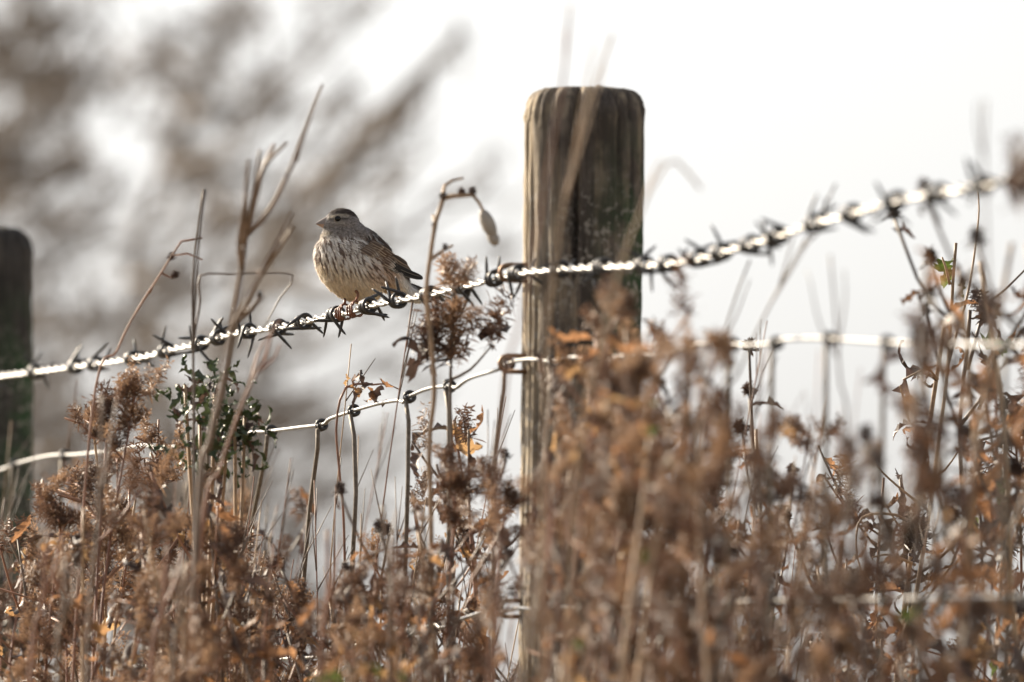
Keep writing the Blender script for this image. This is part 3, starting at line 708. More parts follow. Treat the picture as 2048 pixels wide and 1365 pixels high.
def wander(r, h, lean, n=9, amp=0.012):
    pts = []; x = y = 0
    for i in range(n):
        t_ = i / (n - 1); pts.append(V((lean[0] * t_ ** 1.6 + x, lean[1] * t_ ** 1.6 + y, h * t_)))
        x += r.uniform(-amp, amp); y += r.uniform(-amp, amp)
    return pts
def at(pts, t_):
    f = t_ * (len(pts) - 1); i = min(len(pts) - 2, int(f)); return pts[i].lerp(pts[i + 1], f - i)
def rnd_rot(r, updown=0.0): return (r.uniform(-1.2, 1.2) + updown, r.uniform(-0.8, 0.8), r.uniform(0, 6.283))
def rec(kind, seed):
    """a weed about a metre tall as a list of (part name, mesh, location, rotation, scale, stuff?)"""
    r = random.Random(seed); out_ = []
    if kind == 'leafy':
        h = 1.0; pts = wander(r, h, (r.uniform(-.09, .09), r.uniform(-.08, .08))); sp = spline(pts, 0.02)
        b = MB(); b.tube(sp, [0.0030 - 0.0019 * i / len(sp) for i in range(len(sp))], 6)
        out_.append(('stem', b.mesh('stem', M[r.choice(('red', 'tan', 'grey'))]), (0, 0, 0), (0, 0, 0), 1))
        for k in range(r.randint(9, 12)):
            t_ = r.uniform(0.58, 0.97); a = at(pts, t_); az = r.uniform(0, 6.283); L = r.uniform(0.05, 0.13) * (1.35 - 0.5 * t_)
            d = V((math.cos(az), math.sin(az), r.uniform(0.5, 1.6))).normalized()
            bp_ = [a, a + d * L * 0.5, a + d * L + V((0, 0, L * 0.25))]
            b = MB(); b.tube(spline(bp_, 0.015), 0.0011, 5); out_.append(('branch', b.mesh('branch', M[r.choice(('red', 'grey'))]), (0, 0, 0), (0, 0, 0), 1))
            if r.random() < 0.7: out_.append(('seed_head', r.choice(FLUFF), bp_[2] - d * 0.012, (r.uniform(-.5, .5), r.uniform(-.5, .5), r.uniform(0, 6)), r.uniform(0.7, 1.25)))
            if r.random() < 0.6: out_.append(('seed_head', r.choice(FLUFF), bp_[1], (r.uniform(-.7, .7), r.uniform(-.7, .7), 0), r.uniform(0.6, 1.0)))
            for q in range(r.randint(2, 4)):
                out_.append(('leaf', r.choice(LEAF[r.choice(('brown', 'dark', 'dark', 'dark', 'ochre'))]), at(bp_, r.random()), rnd_rot(r), r.uniform(0.55, 1.1)))
        for k in range(30):
            t_ = r.uniform(0.35, 1.0); out_.append(('leaf', r.choice(LEAF[r.choice(('brown', 'dark', 'dark', 'ochre', 'brown'))]), at(pts, t_), rnd_rot(r, -0.5), r.uniform(0.8, 1.5)))
    elif kind == 'plume':
        h = 1.0; pts = wander(r, h, (r.uniform(-.12, .12), r.uniform(-.08, .08)), amp=0.008); sp = spline(pts, 0.02)
        b = MB(); b.tube(sp, [0.0026 - 0.0017 * i / len(sp) for i in range(len(sp))], 6)
        out_.append(('stem', b.mesh('stem', M[r.choice(('red', 'red', 'tan'))]), (0, 0, 0), (0, 0, 0), 1))
        for k in range(r.randint(16, 22)):
            t_ = 1 - 0.36 * r.random() ** 1.2; a = at(pts, t_); az = r.uniform(0, 6.283); L = (1.02 - t_) * 0.34 * r.uniform(0.5, 1.0) + 0.015
            d = V((math.cos(az), math.sin(az), r.uniform(0.6, 1.8))).normalized(); bp_ = [a, a + d * L * 0.6, a + d * L + V((math.cos(az), math.sin(az), -0.4)) * L * 0.3]
            b = MB(); b.tube(bp_, 0.0008, 4); out_.append(('branch', b.mesh('branch', M['red']), (0, 0, 0), (0, 0, 0), 1))
            for q in range(2): out_.append(('seed_head', r.choice(FLUFF), at(bp_, r.uniform(0.4, 1)), (r.uniform(-.9, .9), r.uniform(-.9, .9), r.uniform(0, 6)), r.uniform(0.6, 1.1)))
        for k in range(12): out_.append(('leaf', r.choice(LEAF[r.choice(('brown', 'dark'))]), at(pts, r.uniform(0.3, 0.8)), rnd_rot(r, -0.5), r.uniform(0.6, 1.2)))
    elif kind == 'wisp':
        for k in range(r.randint(7, 10)):
            az = r.uniform(0, 6.283); ln = r.uniform(0.03, 0.16); pts = wander(r, r.uniform(0.72, 1.0), (math.cos(az) * ln * 0.5 + 0.07, math.sin(az) * ln), 7, 0.006)
            b = MB(); sp = spline(pts, 0.04); b.tube(sp, [0.0014 - 0.0010 * i / len(sp) for i in range(len(sp))], 5)
            out_.append(('stalk', b.mesh('stalk', M[r.choice(('tan', 'red', 'grey'))]), (0, 0, 0), (0, 0, 0), 1))
            for q in range(r.randint(3, 6)):
                t_ = r.uniform(0.74, 0.98); a = at(pts, t_); bp_ = [a, a + V((r.uniform(-.01, .025), r.uniform(-.015, .015), r.uniform(0.03, 0.06)))]
                b = MB(); b.tube(bp_, [0.0006, 0.0003], 4); out_.append(('spikelet', b.mesh('spikelet', M['grey']), (0, 0, 0), (0, 0, 0), 1))
    elif kind == 'thistle':
        h = 1.0; pts = wander(r, h, (r.uniform(-.07, .10), r.uniform(-.05, .05)), amp=0.012); sp = spline(pts, 0.02)
        b = MB(); b.tube(sp, [0.0038 - 0.0022 * i / len(sp) for i in range(len(sp))], 7)
        out_.append(('stem', b.mesh('stem', M[r.choice(('tan', 'grey'))]), (0, 0, 0), (0, 0, 0), 1))
        for k in range(r.randint(5, 7)):
            t_ = r.uniform(0.6, 0.95); a = at(pts, t_); az = r.uniform(0, 6.283); L = r.uniform(0.06, 0.15)
            d = V((math.cos(az), math.sin(az), r.uniform(0.4, 1.4))).normalized(); bp_ = [a, a + d * L * 0.5, a + d * L * 0.8 + V((0, 0, L * 0.35))]
            b = MB(); b.tube(spline(bp_, 0.02), 0.0013, 5); out_.append(('branch', b.mesh('branch', M['grey']), (0, 0, 0), (0, 0, 0), 1))
            out_.append(('burr', r.choice(BURR), bp_[2], (r.uniform(-.5, .5), r.uniform(-.5, .5), 0), r.uniform(0.8, 1.3)))
            for q in range(2): out_.append(('leaf', r.choice(SPINY), at(bp_, r.uniform(.1, .9)), rnd_rot(r), r.uniform(0.5, 0.9)))
        for k in range(34): out_.append(('leaf', r.choice(SPINY), at(pts, r.uniform(0.45, 0.99)), rnd_rot(r, -0.4), r.uniform(0.6, 1.2)))
        for k in range(2): out_.append(('leaf', r.choice(GREENL), at(pts, r.uniform(0.45, 0.9)), rnd_rot(r), r.uniform(0.5, 0.9)))
    return out_
RECS = {k: [rec(k, 300 + 31 * i + len(k)) for i in range(n)] for k, n in (('leafy', 6), ('plume', 5), ('wisp', 4), ('thistle', 4))}
TALL = dict(leafy=0.98, plume=1.0, wisp=1.05, thistle=1.0)
LAB = dict(leafy=('dry_weed', 'HUE dead weed with curled leaves by the fence', 'weed', 'dead leafy weeds along the fence'),
           plume=('plumed_weed', 'HUE dead weed with feathery plume by the fence', 'weed', 'plumed weeds along the fence'),
           wisp=('grass_tuft', 'tuft of HUE dry grass stalks by the fence', 'grass tuft', 'dry grass tufts along the fence'),
           thistle=('dead_thistle', 'HUE dead thistle with spiny leaves by the fence', 'thistle', 'dead thistles along the fence'))
def plant(kind, px, py, depth, r, zone='by the fence'):
    tp = D(px, py, depth); h = tp.z
    if h < 0.3: return
    vi = r.randrange(len(RECS[kind])); rc = RECS[kind][vi]; nm, lb, ct, gp = LAB[kind]
    hue = dict(tan_stem='tan-stemmed', reddish_stem='red-stemmed', grey_stem='grey-stemmed')[rc[0][1].materials[0].name]
    size = 'tall' if h > TALL[kind] else 'low'; lb = size + ' ' + lb.replace('by the fence', zone).replace('HUE', hue); gp = size + ' plants ' + zone + ', ' + hue + ' ' + nm.replace('_', ' ')
    rz = r.uniform(0, 6.283); sc_ = h
    # base so that the stem tip comes out at the chosen point
    rzz = rz if kind != 'wisp' else r.uniform(-0.5, 0.5)
    vv = rc[0][1].vertices; tip = vv[len(vv) - 1].co * sc_; tip = Matrix.Rotation(rzz, 3, 'Z') @ tip
    root = thing(nm, V((tp.x - tip.x, tp.y - tip.y, 0)), lb, ct, gp, (0, 0, rzz), sc_)
    for nm2, me, lo, ro, s in rc: link(nm2, me, root, lo, ro, s)
def interp(tab, x):
    for (x0, y0), (x1, y1) in zip(tab, tab[1:]):
        if x0 <= x <= x1: return y0 + (y1 - y0) * (x - x0) / (x1 - x0)
    return tab[0][1] if x < tab[0][0] else tab[-1][1]
# where the tops of the thicket reach, read from the photograph
TOP = [(-100, 900), (60, 880), (130, 770), (260, 740), (340, 800), (450, 850), (560, 880), (640, 800), (720, 840), (800, 900), (850, 760), (930, 660), (1000, 900), (1060, 640), (1110, 590), (1200, 640), (1270, 580), (1330, 700), (1440, 680), (1550, 760), (1640, 740), (1740, 700), (1850, 600), (1950, 560), (2150, 540)]
rq = random.Random(4)
def scatter(kind, n, x0, x1, dep, dy, seed, mind=6.9):
    r = random.Random(seed)
    for i in range(n):
        px = x0 + (x1 - x0) * (i + r.random()) / n; z = fence_depth(px) + r.uniform(*dep)
        if abs(z - fence_depth(px)) < 0.12: z -= 0.2
        if z < 6.9: z = 6.9 + 0.3 * r.random()
        side = 'in front of' if z < fence_depth(px) else 'behind'
        zone = side + ' the netting ' + ('by the far post' if px < 330 else 'below the bird' if px < 820 else 'beside the cracked post' if px < 1000 else 'at the cracked post' if px < 1300 else 'past the cracked post' if px < 1700 else 'among the thistles')
        plant(kind, px, interp(TOP, px) + r.uniform(*dy), z, r, zone)
scatter('leafy', 9, -60, 440, (-1.6, -0.6), (60, 420), 1)
scatter('leafy', 10, 440, 920, (-1.0, -0.2), (90, 420), 21)
scatter('leafy', 7, 1160, 1400, (-0.65, -0.2), (0, 380), 2)
scatter('leafy', 5, 1480, 2120, (-0.2, 1.6), (120, 460), 3)
scatter('leafy', 7, -60, 1400, (0.2, 1.0), (80, 420), 4)
scatter('plume', 7, -40, 440, (-1.6, -0.5), (60, 380), 5)
scatter('plume', 3, 150, 330, (-1.5, -0.7), (0, 60), 35)
scatter('plume', 6, 440, 1020, (-0.8, 0.6), (110, 380), 25)
scatter('plume', 7, 1140, 1420, (-0.7, -0.15), (-40, 300), 6)
scatter('plume', 4, 1460, 2100, (-0.3, 1.9), (80, 420), 7)
scatter('wisp', 12, 430, 1010, (-0.5, 0.9), (-150, 120), 8)
scatter('wisp', 12, 1290, 1760, (-0.4, 1.6), (-90, 300), 9)
scatter('wisp', 6, 0, 430, (-1.2, 0.3), (0, 200), 10)
scatter('wisp', 4, 1080, 1300, (-0.9, -0.3), (0, 250), 13)
scatter('thistle', 5, 1500, 2110, (0.0, 1.8), (0, 420), 11)
scatter('thistle', 5, 1480, 2110, (1.0, 2.0), (60, 480), 51)
scatter('thistle', 5, 1830, 2080, (-0.3, 1.2), (-110, 60), 41)
scatter('thistle', 6, 60, 1450, (-0.8, 0.6), (220, 480), 12)
scatter('leafy', 4, 760, 960, (0.15, 0.6), (110, 360), 62)
scatter('wisp', 7, 1420, 1760, (0.0, 1.2), (-40, 200), 71)
scatter('plume', 4, 1430, 1720, (-0.1, 0.8), (40, 260), 72)
scatter('plume', 3, 300, 560, (-0.9, -0.4), (90, 320), 63)

# ------------------------------------------------------------------ single stems that stand out, traced as polylines at their own depth
def stem_plant(name, label, cat, depth, main, branches=(), mat='tan', r0=0.0028, r1=0.001, heads=(), leaves=(), group=None, slope=0.0):
    """main, branches: pixel polylines (bottom first); the main stem runs on down to the ground"""
    def pt(x, y, k=0): return D(x, y, depth + slope * k)
    pts = [pt(x, y) for x, y in main]; b0 = pts[0]; dv = (pts[0] - pts[1]).normalized()
    foot = V((b0.x + dv.x * 0.25, b0.y, 0)); full = spline([foot, foot.lerp(b0, 0.55) + V((dv.x * -0.02, 0, 0))] + pts, 0.01)
    root = thing(name, foot, label, cat, group)
    b = MB(); n = len(full); b.tube([p - foot for p in full], [r0 + (r1 - r0) * i / n for i in range(n)], 7); link('stem', b.mesh('stem', M[mat]), root)
    rr = random.Random(len(label) + int(depth * 100))
    for bi, br in enumerate(branches):
        off = rr.uniform(-0.05, 0.05)
        bp_ = [D(x, y, depth + off * i / max(1, len(br) - 1)) - foot for i, (x, y) in enumerate(br)]
        sp = spline(bp_, 0.008); b = MB(); n = len(sp); b.tube(sp, [r1 * 1.1 * (1 - 0.6 * i / n) for i in range(n)], 6); link('branch', b.mesh('branch', M[mat]), root)
    for (x, y, me, s) in heads: link('seed_head', me, root, D(x, y, depth) - foot, (rr.uniform(-.5, .5), rr.uniform(-.5, .5), rr.uniform(0, 6)), s)
    for (x, y, me, s) in leaves: link('leaf', me, root, D(x, y, depth) - foot, rnd_rot(rr), s)
    return root
stem_plant('forked_stalk', 'tall tan stalk forking into a brush of upright twigs beside the bird', 'dry stalk', 9.05,
    [(395, 1050), (420, 880), (445, 770), (465, 650), (480, 560), (492, 470)],
    [[(488, 490), (490, 400), (497, 320)], [(490, 475), (505, 400), (520, 300)], [(492, 470), (515, 380), (530, 330), (575, 285)], [(492, 470), (540, 420), (580, 340), (610, 260), (645, 170)], [(590, 320), (620, 235)], [(530, 330), (548, 290)],
     [(462, 660), (500, 590), (540, 510), (585, 425)], [(520, 550), (555, 500), (585, 455)], [(470, 640), (500, 620), (522, 595)], [(484, 540), (478, 480), (492, 390)]], 'stalk', 0.0042, 0.0022, [(520, 596, BURR[0], 0.5)])
stem_plant('reddish_stalk', 'leaning reddish stalk with thin forked twigs under the barbed wire', 'dry stalk', 9.1,
    [(400, 1100), (440, 940), (465, 860), (500, 770), (530, 720)], [[(500, 770), (520, 700), (560, 640)], [(510, 750), (550, 715), (560, 690)], [(530, 720), (545, 660)]], 'red', 0.0045, 0.0012)
stem_plant('thin_stalk', 'pair of thin straight dry stalks rising in front of the barbed wire', 'dry stalk', 9.5,
    [(388, 900), (386, 680), (385, 560), (395, 470), (408, 378)], [[(386, 700), (392, 560), (402, 460), (412, 380)], [(386, 690), (400, 600), (400, 552), (470, 548), (585, 550), (560, 595), (525, 660)]], 'grey', 0.0018, 0.0010)
stem_plant('nodding_stalk', 'slender arching stalk with tiny dry buds and a nodding tip', 'dry stalk', 9.6,
    [(180, 860), (235, 700), (275, 620), (320, 550), (345, 510), (362, 483), (405, 476)], [[(345, 512), (375, 508), (405, 520)], [(325, 548), (340, 555), (350, 556)], [(480, 640), (500, 610), (515, 598)][:0] or [(300, 585), (312, 560)]],
    'red', 0.0018, 0.0009, [(343, 520, BURR[1], 0.55), (349, 556, BURR[2], 0.5)])
stem_plant('bent_stalk', 'pale bent stalk with a drooping grey seed pod crossing the bird\'s tail', 'dry stalk', 9.35,
    [(862, 1100), (858, 900), (868, 780), (860, 660), (852, 590), (862, 500), (872, 440), (887, 396)],
    [[(887, 396), (910, 392), (945, 390), (958, 405), (968, 425)], [(885, 400), (890, 372), (905, 362), (926, 357)], [(868, 460), (870, 445), (866, 430)], [(860, 520), (880, 505), (905, 492)]],
    'tan', 0.0034, 0.0018, [(925, 391, BURR[0], 0.6), (945, 391, BURR[1], 0.6), (885, 398, BURR[2], 0.5), (868, 455, BURR[1], 0.4), (890, 500, BURR[1], 0.45)])
# the drooping pod itself
pb = MB(); ell(pb, V((0, 0, 0)), V((0.45, 0, -1)), V((0, 1, 0)), (0.0125, 0.006, 0.0058), 14); ell(pb, V((0.004, 0.001, -0.011)), V((0.5, 0, -1)), V((0, 1, 0)), (0.007, 0.0045, 0.0045), 12)
bent = [o for o in bpy.data.objects if o.name.startswith('bent_stalk')][0]
link('seed_pod', pb.mesh('seed_pod', plain('pod_grey', (0.20, 0.185, 0.18), 0.7, 0.3, (0.42, 0.38, 0.33), 120)), bent, D(976, 448, 9.35) - bent.location)
big = [fluff_mesh(70 + k, 0.030, 0.017, M['fluff'], 260, 0.9) for k in range(3)]
stem_plant('fluffy_weed', 'fluffy tan seed tufts on a thin stem between the bird and the cracked post', 'weed', 9.55,
    [(905, 1000), (900, 800), (905, 650), (908, 560)], [[(903, 700), (930, 660), (960, 655)], [(903, 720), (880, 690), (850, 685)], [(900, 760), (940, 740), (985, 690)]], 'grey', 0.0022, 0.0012,
    [(905, 575, big[0], 0.85), (928, 565, big[1], 0.7), (895, 660, big[2], 0.85), (935, 668, big[0], 0.75), (870, 690, FLUFF[1], 1.3), (965, 668, FLUFF[4], 1.4), (985, 690, FLUFF[2], 1.1), (850, 700, FLUFF[5], 1.3), (900, 720, big[1], 0.7), (870, 740, FLUFF[1], 1.4), (930, 720, FLUFF[2], 1.3)],
    [(850, 690, LEAF['dark'][1], 1.2), (840, 720, LEAF['dark'][2], 1.2), (960, 680, LEAF['dark'][3], 1.2)])
for k, (dp, ml, br, mt, lb) in enumerate((
    (8.15, [(1000, 900), (1040, 640), (1068, 500), (1095, 340), (1118, 210), (1132, 110), (1140, 10)], [[(1118, 210), (1128, 150), (1131, 60)]], 'red', 'reddish blurred grass blade rising in front of the cracked post to above its top'),
    (8.3, [(1090, 800), (1105, 560), (1130, 400), (1150, 300), (1175, 210), (1200, 140), (1225, 70)], [[(1150, 300), (1170, 180), (1190, 90)], [(1130, 400), (1160, 300), (1190, 200), (1210, 130)]], 'tan', 'forked tan grass blade leaning right across the cracked post top'),
    (8.2, [(1150, 1000), (1200, 700), (1245, 520), (1275, 440), (1300, 380), (1330, 330), (1352, 322), (1375, 345), (1402, 378)], [[(1290, 400), (1310, 340), (1325, 320)]], 'tan', 'bowed tan grass blade with a drooping tip crossing the right edge of the cracked post'),
    (8.7, [(1400, 960), (1480, 740), (1540, 610), (1600, 500), (1640, 430), (1672, 368)], [[(1540, 610), (1590, 530), (1625, 470)], [(1600, 500), (1650, 450), (1665, 400)], [(1560, 570), (1580, 500), (1590, 460)]], 'grey', 'thin forked grass stalk leaning past the barbed wire right of the cracked post'),
    (8.9, [(1380, 960), (1420, 760), (1450, 660), (1480, 570), (1500, 520)], [[(1440, 690), (1470, 640), (1500, 560)]], 'grey', 'short thin grass stalk between the two wires right of the cracked post'),
    (8.4, [(1700, 950), (1680, 760), (1672, 640), (1665, 560), (1660, 510)], [[(1676, 700), (1690, 600), (1688, 540)], [(1678, 720), (1640, 650), (1620, 560), (1612, 540)]], 'grey', 'upright grey stalk with narrow side shoots rising through the net top wire'),
    (7.7, [(1985, 900), (1975, 600), (1970, 420), (1968, 300), (1970, 200)], [[(1968, 320), (1955, 250), (1957, 200)], [(1969, 400), (1990, 360), (2040, 390)]], 'grey', 'tall faint stalk very near the right end of the barbed wire'))):
    stem_plant('grass_stalk', lb, 'dry stalk', dp, ml, br, mt, 0.0017 if k > 2 else 0.0022, 0.0008 if k > 2 else 0.0009, [(2030, 395, FLUFF[1], 1.3), (2045, 410, FLUFF[2], 1.3)] if k == 6 else ())
stem_plant('thistle_stalk', 'sharp tan thistle stalk with a forked thin shoot standing behind the fence', 'thistle', 10.0,
    [(1790, 1400), (1830, 1200), (1862, 1000), (1880, 860), (1893, 760), (1902, 640), (1906, 560), (1912, 486)],
    [[(1896, 730), (1915, 660), (1935, 590), (1950, 500), (1958, 420), (1955, 378)], [(1862, 860), (1880, 830), (1850, 790)][:0] or [(1876, 760), (1855, 735), (1830, 748), (1806, 760)],
     [(1866, 950), (1830, 930), (1800, 905), (1785, 865), (1800, 772)][:0] or [(1850, 868), (1820, 845), (1808, 800), (1800, 772)], [(1855, 1020), (1810, 985), (1765, 945), (1735, 905)], [(1858, 960), (1890, 940), (1915, 905)],
     [(1845, 1060), (1790, 1030), (1725, 1035), (1712, 1090), (1722, 1140), (1742, 1165), (1775, 1160)], [(1900, 570), (1890, 530), (1884, 515)], [(1842, 1070), (1805, 1060), (1765, 1000)], [(1830, 1130), (1780, 1110), (1745, 1115)]], 'tan', 0.0040, 0.0013,
    [(1832, 1060, BURR[0], 2.0), (1838, 1080, BURR[1], 2.2), (1826, 1095, BURR[2], 1.8)],
    [(1790, 1000, SPINY[0], 0.8), (1815, 1035, SPINY[1], 0.8), (1800, 950, SPINY[2], 0.6), (1760, 1165, SPINY[3], 0.7), (1860, 1130, SPINY[4], 0.9), (1835, 760, SPINY[5], 0.6), (1910, 520, GREENL[0], 0.7), (1895, 540, GREENL[1], 0.6), (1930, 560, GREENL[2], 0.5), (1850, 1020, SPINY[2], 0.9), (1812, 1080, SPINY[6], 0.8), (1970, 1060, GREENL[3], 1.1), (1960, 1040, GREENL[2], 0.9)])
stem_plant('thistle_stalk', 'sharp dark thistle stalk with ragged leaves behind the fence, beside the tan forked one', 'thistle', 9.85,
    [(1940, 1400), (1935, 1150), (1920, 900), (1925, 780), (1935, 690), (1940, 620)], [[(1935, 740), (1970, 620), (2010, 580), (2060, 530)], [(1922, 850), (1960, 800), (2000, 750)], [(1928, 1000), (1955, 1050), (1990, 1055)], [(1925, 900), (1965, 880), (2000, 870)]], 'grey', 0.0036, 0.0016,
    [(1965, 620, BURR[1], 1.6), (1975, 640, BURR[2], 1.6)], [(1945, 640, SPINY[0], 1.0), (1975, 620, SPINY[1], 1.0), (1990, 740, SPINY[2], 1.2), (1960, 720, SPINY[4], 1.2), (1985, 690, GREENL[1], 1.0), (1980, 700, GREENL[3], 0.9), (1965, 880, SPINY[5], 1.2), (1940, 880, SPINY[6], 1.2), (1990, 1055, SPINY[3], 0.9), (1960, 820, SPINY[0], 1.0)])
stem_plant('snapped_stalk', 'short sharp snapped stalk standing among the blurred weeds by the thistles', 'dry stalk', 10.0,
    [(1655, 1380), (1670, 1240), (1678, 1150), (1684, 1082)], [[(1676, 1200), (1690, 1170), (1693, 1118)], [(1700, 1365), (1740, 1320), (1725, 1280)][:0] or [(1680, 1190), (1684, 1160)]], 'dark', 0.0034, 0.0016)
for k, (x0, y0, x1, y1, dp) in enumerate(((175, 1300, 205, 790, 8.9), (60, 1360, 95, 1060, 8.8), (110, 1365, 130, 1120, 8.7), (300, 1365, 335, 1090, 8.9), (345, 1365, 360, 1130, 8.8), (640, 1365, 655, 1060, 8.9), (780, 1365, 765, 1010, 9.0), (1085, 1365, 1095, 900, 8.6), (1385, 1365, 1400, 900, 8.7))):
    stem_plant('bare_stalk', 'thick leafless dead stalk in front of the netting ' + ('by the far post' if x0 < 360 else 'below the bird' if x0 < 900 else 'at the cracked post'), 'dry stalk', dp, [(x0, y0), ((x0 + x1) / 2 + 6, (y0 + y1) / 2), (x1, y1)], [[((x0 + x1) / 2 + 6, (y0 + y1) / 2), (x1 + 20, y1 + 60), (x1 + 28, y1 + 10)]], ('stalk', 'red')[k % 2], 0.0042, 0.0014,
        group='thick bare stalks ' + ('by the far post' if x0 < 360 else 'below the bird' if x0 < 900 else 'at the cracked post'))
# dark green leafy plant under the wire
def leafy_bush(name, label, cat, spots, depth, mats, foot_px, n, spread, seed, stems='tan', lsc=1.0):
    r = random.Random(seed); f0 = D(foot_px, 1365, depth); foot = V((f0.x, f0.y, 0)); root = thing(name, foot, label, cat)
    for (x, y, s) in spots:
        c = D(x, y, depth + r.uniform(-0.03, 0.03)) - foot
        b = MB(); sp = spline([V((r.uniform(-.01, .01), 0, 0)), c * 0.6 + V((r.uniform(-.02, .02), 0, 0.05)), c], 0.02); b.tube(sp, [0.0032 - 0.0018 * i / len(sp) for i in range(len(sp))], 6); link('stem', b.mesh('stem', M[stems]), root)
        for k in range(int(n * s)):
            q = c + V((r.gauss(0, spread * s), r.gauss(0, spread * s * 0.6), r.gauss(-0.01, spread * s * 1.2)))
            link('leaf', r.choice(LEAF[r.choice(mats)]), root, q, rnd_rot(r), r.uniform(0.35, 0.75) * lsc)
leafy_bush('dark_leafed_plant', 'dark green leafy plant with ochre stems under the barbed wire', 'plant', [(370, 770, 1.0), (430, 790, 1.0), (470, 820, 1.1), (400, 850, 1.2), (455, 870, 1.1), (490, 830, 0.7)], 9.75, ('dgreen', 'dgreen', 'dgreen', 'dark', 'dgreen', 'dgreen'), 410, 26, 0.013, 5, 'tan', 1.2)
stem_plant('curled_weed', 'thin weed with a curled brown leaf head hooked over just above the net top wire', 'weed', 9.9,
    [(690, 1150), (680, 960), (672, 860), (680, 800), (692, 775)], [[(692, 775), (715, 768), (745, 770), (775, 768), (800, 780)]], 'red', 0.002, 0.001, (),
    [(692, 772, LEAF['ochre'][0], 0.6), (705, 770, LEAF['brown'][1], 0.7), (725, 772, LEAF['dark'][2], 0.7), (745, 770, LEAF['dark'][3], 0.7), (765, 772, LEAF['dark'][4], 0.8), (785, 775, LEAF['brown'][5], 0.6), (700, 775, LEAF['ochre'][3], 0.5), (735, 775, LEAF['brown'][6], 0.7)])
leafy_bush('yellowing_plant', 'low plant with yellow-green leaves among brown weeds at the foot of the post', 'plant', [(1120, 1325, 1.0), (1300, 880, 1.3), (1340, 850, 1.0), (690, 1320, 0.9)], 8.4, ('green', 'ochre', 'ochre', 'brown'), 1180, 14, 0.018, 7)

# ------------------------------------------------------------------ bare trees far behind, blurred by the lens
def far_tree(name, label, trunk, depth, spots, seed, tw=1.0):
    r = random.Random(seed); f0 = D(trunk[0][0], 1000, depth); foot = V((f0.x, f0.y, 0)); root = thing(name, foot, label, 'tree', 'bare trees behind the fence')
    tp = [V((0, 0, -0.1)), V((0, 0, 0.4))] + [D(x, y, depth) - foot for x, y in trunk]
    sp = spline(tp, 0.1); b = MB(); n = len(sp); b.tube(sp, [0.045 - 0.037 * i / n for i in range(n)], 8); link('trunk', b.mesh('trunk', M['bark']), root)
    tb = MB()
    for (x, y, s, dens) in spots:
        dd = depth + r.uniform(-0.8, 0.8); c = D(x, y, dd) - foot; px = 0.85 / W / 10 * dd; rad = s * px
        a = min(sp, key=lambda p: (p - c).length + (0.6 if p.z > c.z - 0.1 else 0))
        lb = MB(); mid = a.lerp(c, 0.5) + V((r.uniform(-.1, .1), r.uniform(-.1, .1), -0.08)); lsp = spline([a, mid, c], 0.08); lb.tube(lsp, [0.008 - 0.005 * i / len(lsp) for i in range(len(lsp))], 6)
        link('limb', lb.mesh('limb', M['bark']), root)
        r_c = r.uniform(15, 32) * px; nc = max(1, int(round(dens * tw * (rad / r_c) ** 2 * 0.95)))
        for q_ in range(nc):
            an = r.uniform(0, 6.283); q = max(0, rad - r_c * 0.5) * math.sqrt(r.random()); cc_ = c + V((math.cos(an) * q, r.uniform(-0.3, 0.3), math.sin(an) * q))
            rc_ = r_c * r.uniform(0.7, 1.25); nt_ = int(1.5 * math.pi * rc_ * rc_ / (0.006 * 0.09))
            for k in range(nt_):
                an = r.uniform(0, 6.283); q = rc_ * math.sqrt(r.random())
                m_ = cc_ + V((math.cos(an) * q, r.uniform(-rc_, rc_), math.sin(an) * q)); d = V((r.gauss(0.5, 0.6), r.gauss(0, 0.5), r.gauss(0.6, 0.5))).normalized(); l = r.uniform(0.05, 0.13)
                tb.tube([m_ - d * l * 0.5, m_ + V((r.uniform(-.008, .008), 0, r.uniform(-.008, .008))), m_ + d * l * 0.5], [0.0045, 0.0035, 0.0015], 3, False)
            lk = MB(); lk.tube([a.lerp(c, 0.7), cc_], [0.004, 0.002], 4); link('branch', lk.mesh('branch', M['bark']), root)
    cr = link('crown', tb.mesh('crown', M['bark']), root); cr['kind'] = 'stuff'
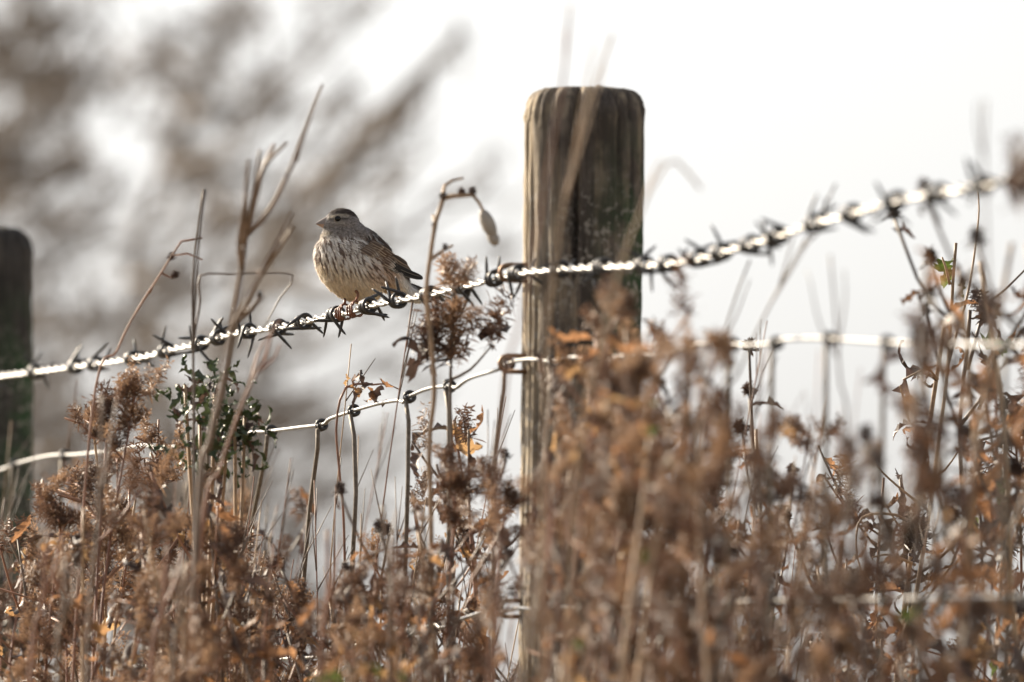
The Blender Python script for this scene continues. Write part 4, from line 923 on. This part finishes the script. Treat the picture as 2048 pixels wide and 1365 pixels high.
SP1 = [(50, 60, 130, .85), (150, 150, 110, .85), (40, 230, 130, .85), (120, 10, 110, .75), (60, 350, 130, .7), (180, 330, 90, .45), (60, 520, 140, .55), (150, 600, 100, .6), (220, 440, 90, .5), (40, 720, 150, .5), (150, 800, 150, .5), (50, 950, 180, .5), (200, 1050, 200, .5), (20, 1250, 200, .5)]
SP2 = [(330, 280, 80, .72), (260, 90, 100, .5), (380, 160, 110, .45), (420, 300, 90, .45), (420, 420, 95, .6), (330, 540, 100, .5), (250, 620, 110, .5), (480, 500, 90, .4), (480, 620, 110, .3), (330, 720, 130, .45), (470, 800, 150, .45), (350, 950, 190, .5), (550, 950, 170, .4), (400, 1200, 220, .5), (650, 1150, 200, .4), (560, 200, 100, .30), (540, 30, 75, .45), (450, 20, 90, .4), (700, 1350, 200, .4), (600, 620, 90, .2), (700, 800, 150, .25), (800, 950, 150, .25)]
SP3 = [(590, 420, 60, .5), (640, 370, 60, .62), (690, 315, 58, .68), (735, 270, 55, .66), (785, 220, 52, .55), (830, 170, 48, .48), (880, 115, 45, .36), (920, 70, 40, .22), (560, 470, 60, .4), (640, 250, 90, .22), (760, 380, 80, .12), (990, 370, 70, .35), (1000, 470, 70, .25), (880, 480, 70, .12), (940, 560, 90, .18), (850, 680, 100, .2)]
rs = random.Random(8)
SP2 += [(300, 60, 170, .22), (450, 160, 170, .22), (600, 130, 150, .16), (700, 80, 140, .12), (600, 480, 150, .15), (720, 480, 150, .10), (500, 330, 150, .2)]
for k in range(34):
    x = rs.uniform(-20, 620) if k % 3 else rs.uniform(500, 900); y = rs.uniform(0, 1250)
    (SP1 if x < 230 else SP2).append((x, y, rs.uniform(38, 62), rs.uniform(0.2, 0.55) * (1 if x < 500 else 0.6)))
far_tree('bare_tree', 'dense dark bare tree crown behind the far dark post', [(-330, 1100), (-260, 700), (-180, 300), (-60, -60)], 23.0, SP1, 1, 0.85)
far_tree('bare_tree', 'bare twiggy tree behind the tall forked stalk', [(250, 1250), (330, 900), (260, 560), (420, 100)], 24.5, SP2, 2, 0.72)
far_tree('bare_tree', 'thin bare tree whose long branch slants up behind the bird', [(380, 1200), (450, 700), (560, 470), (690, 320), (830, 170), (925, 65)], 21.5, SP3, 3, 0.75)
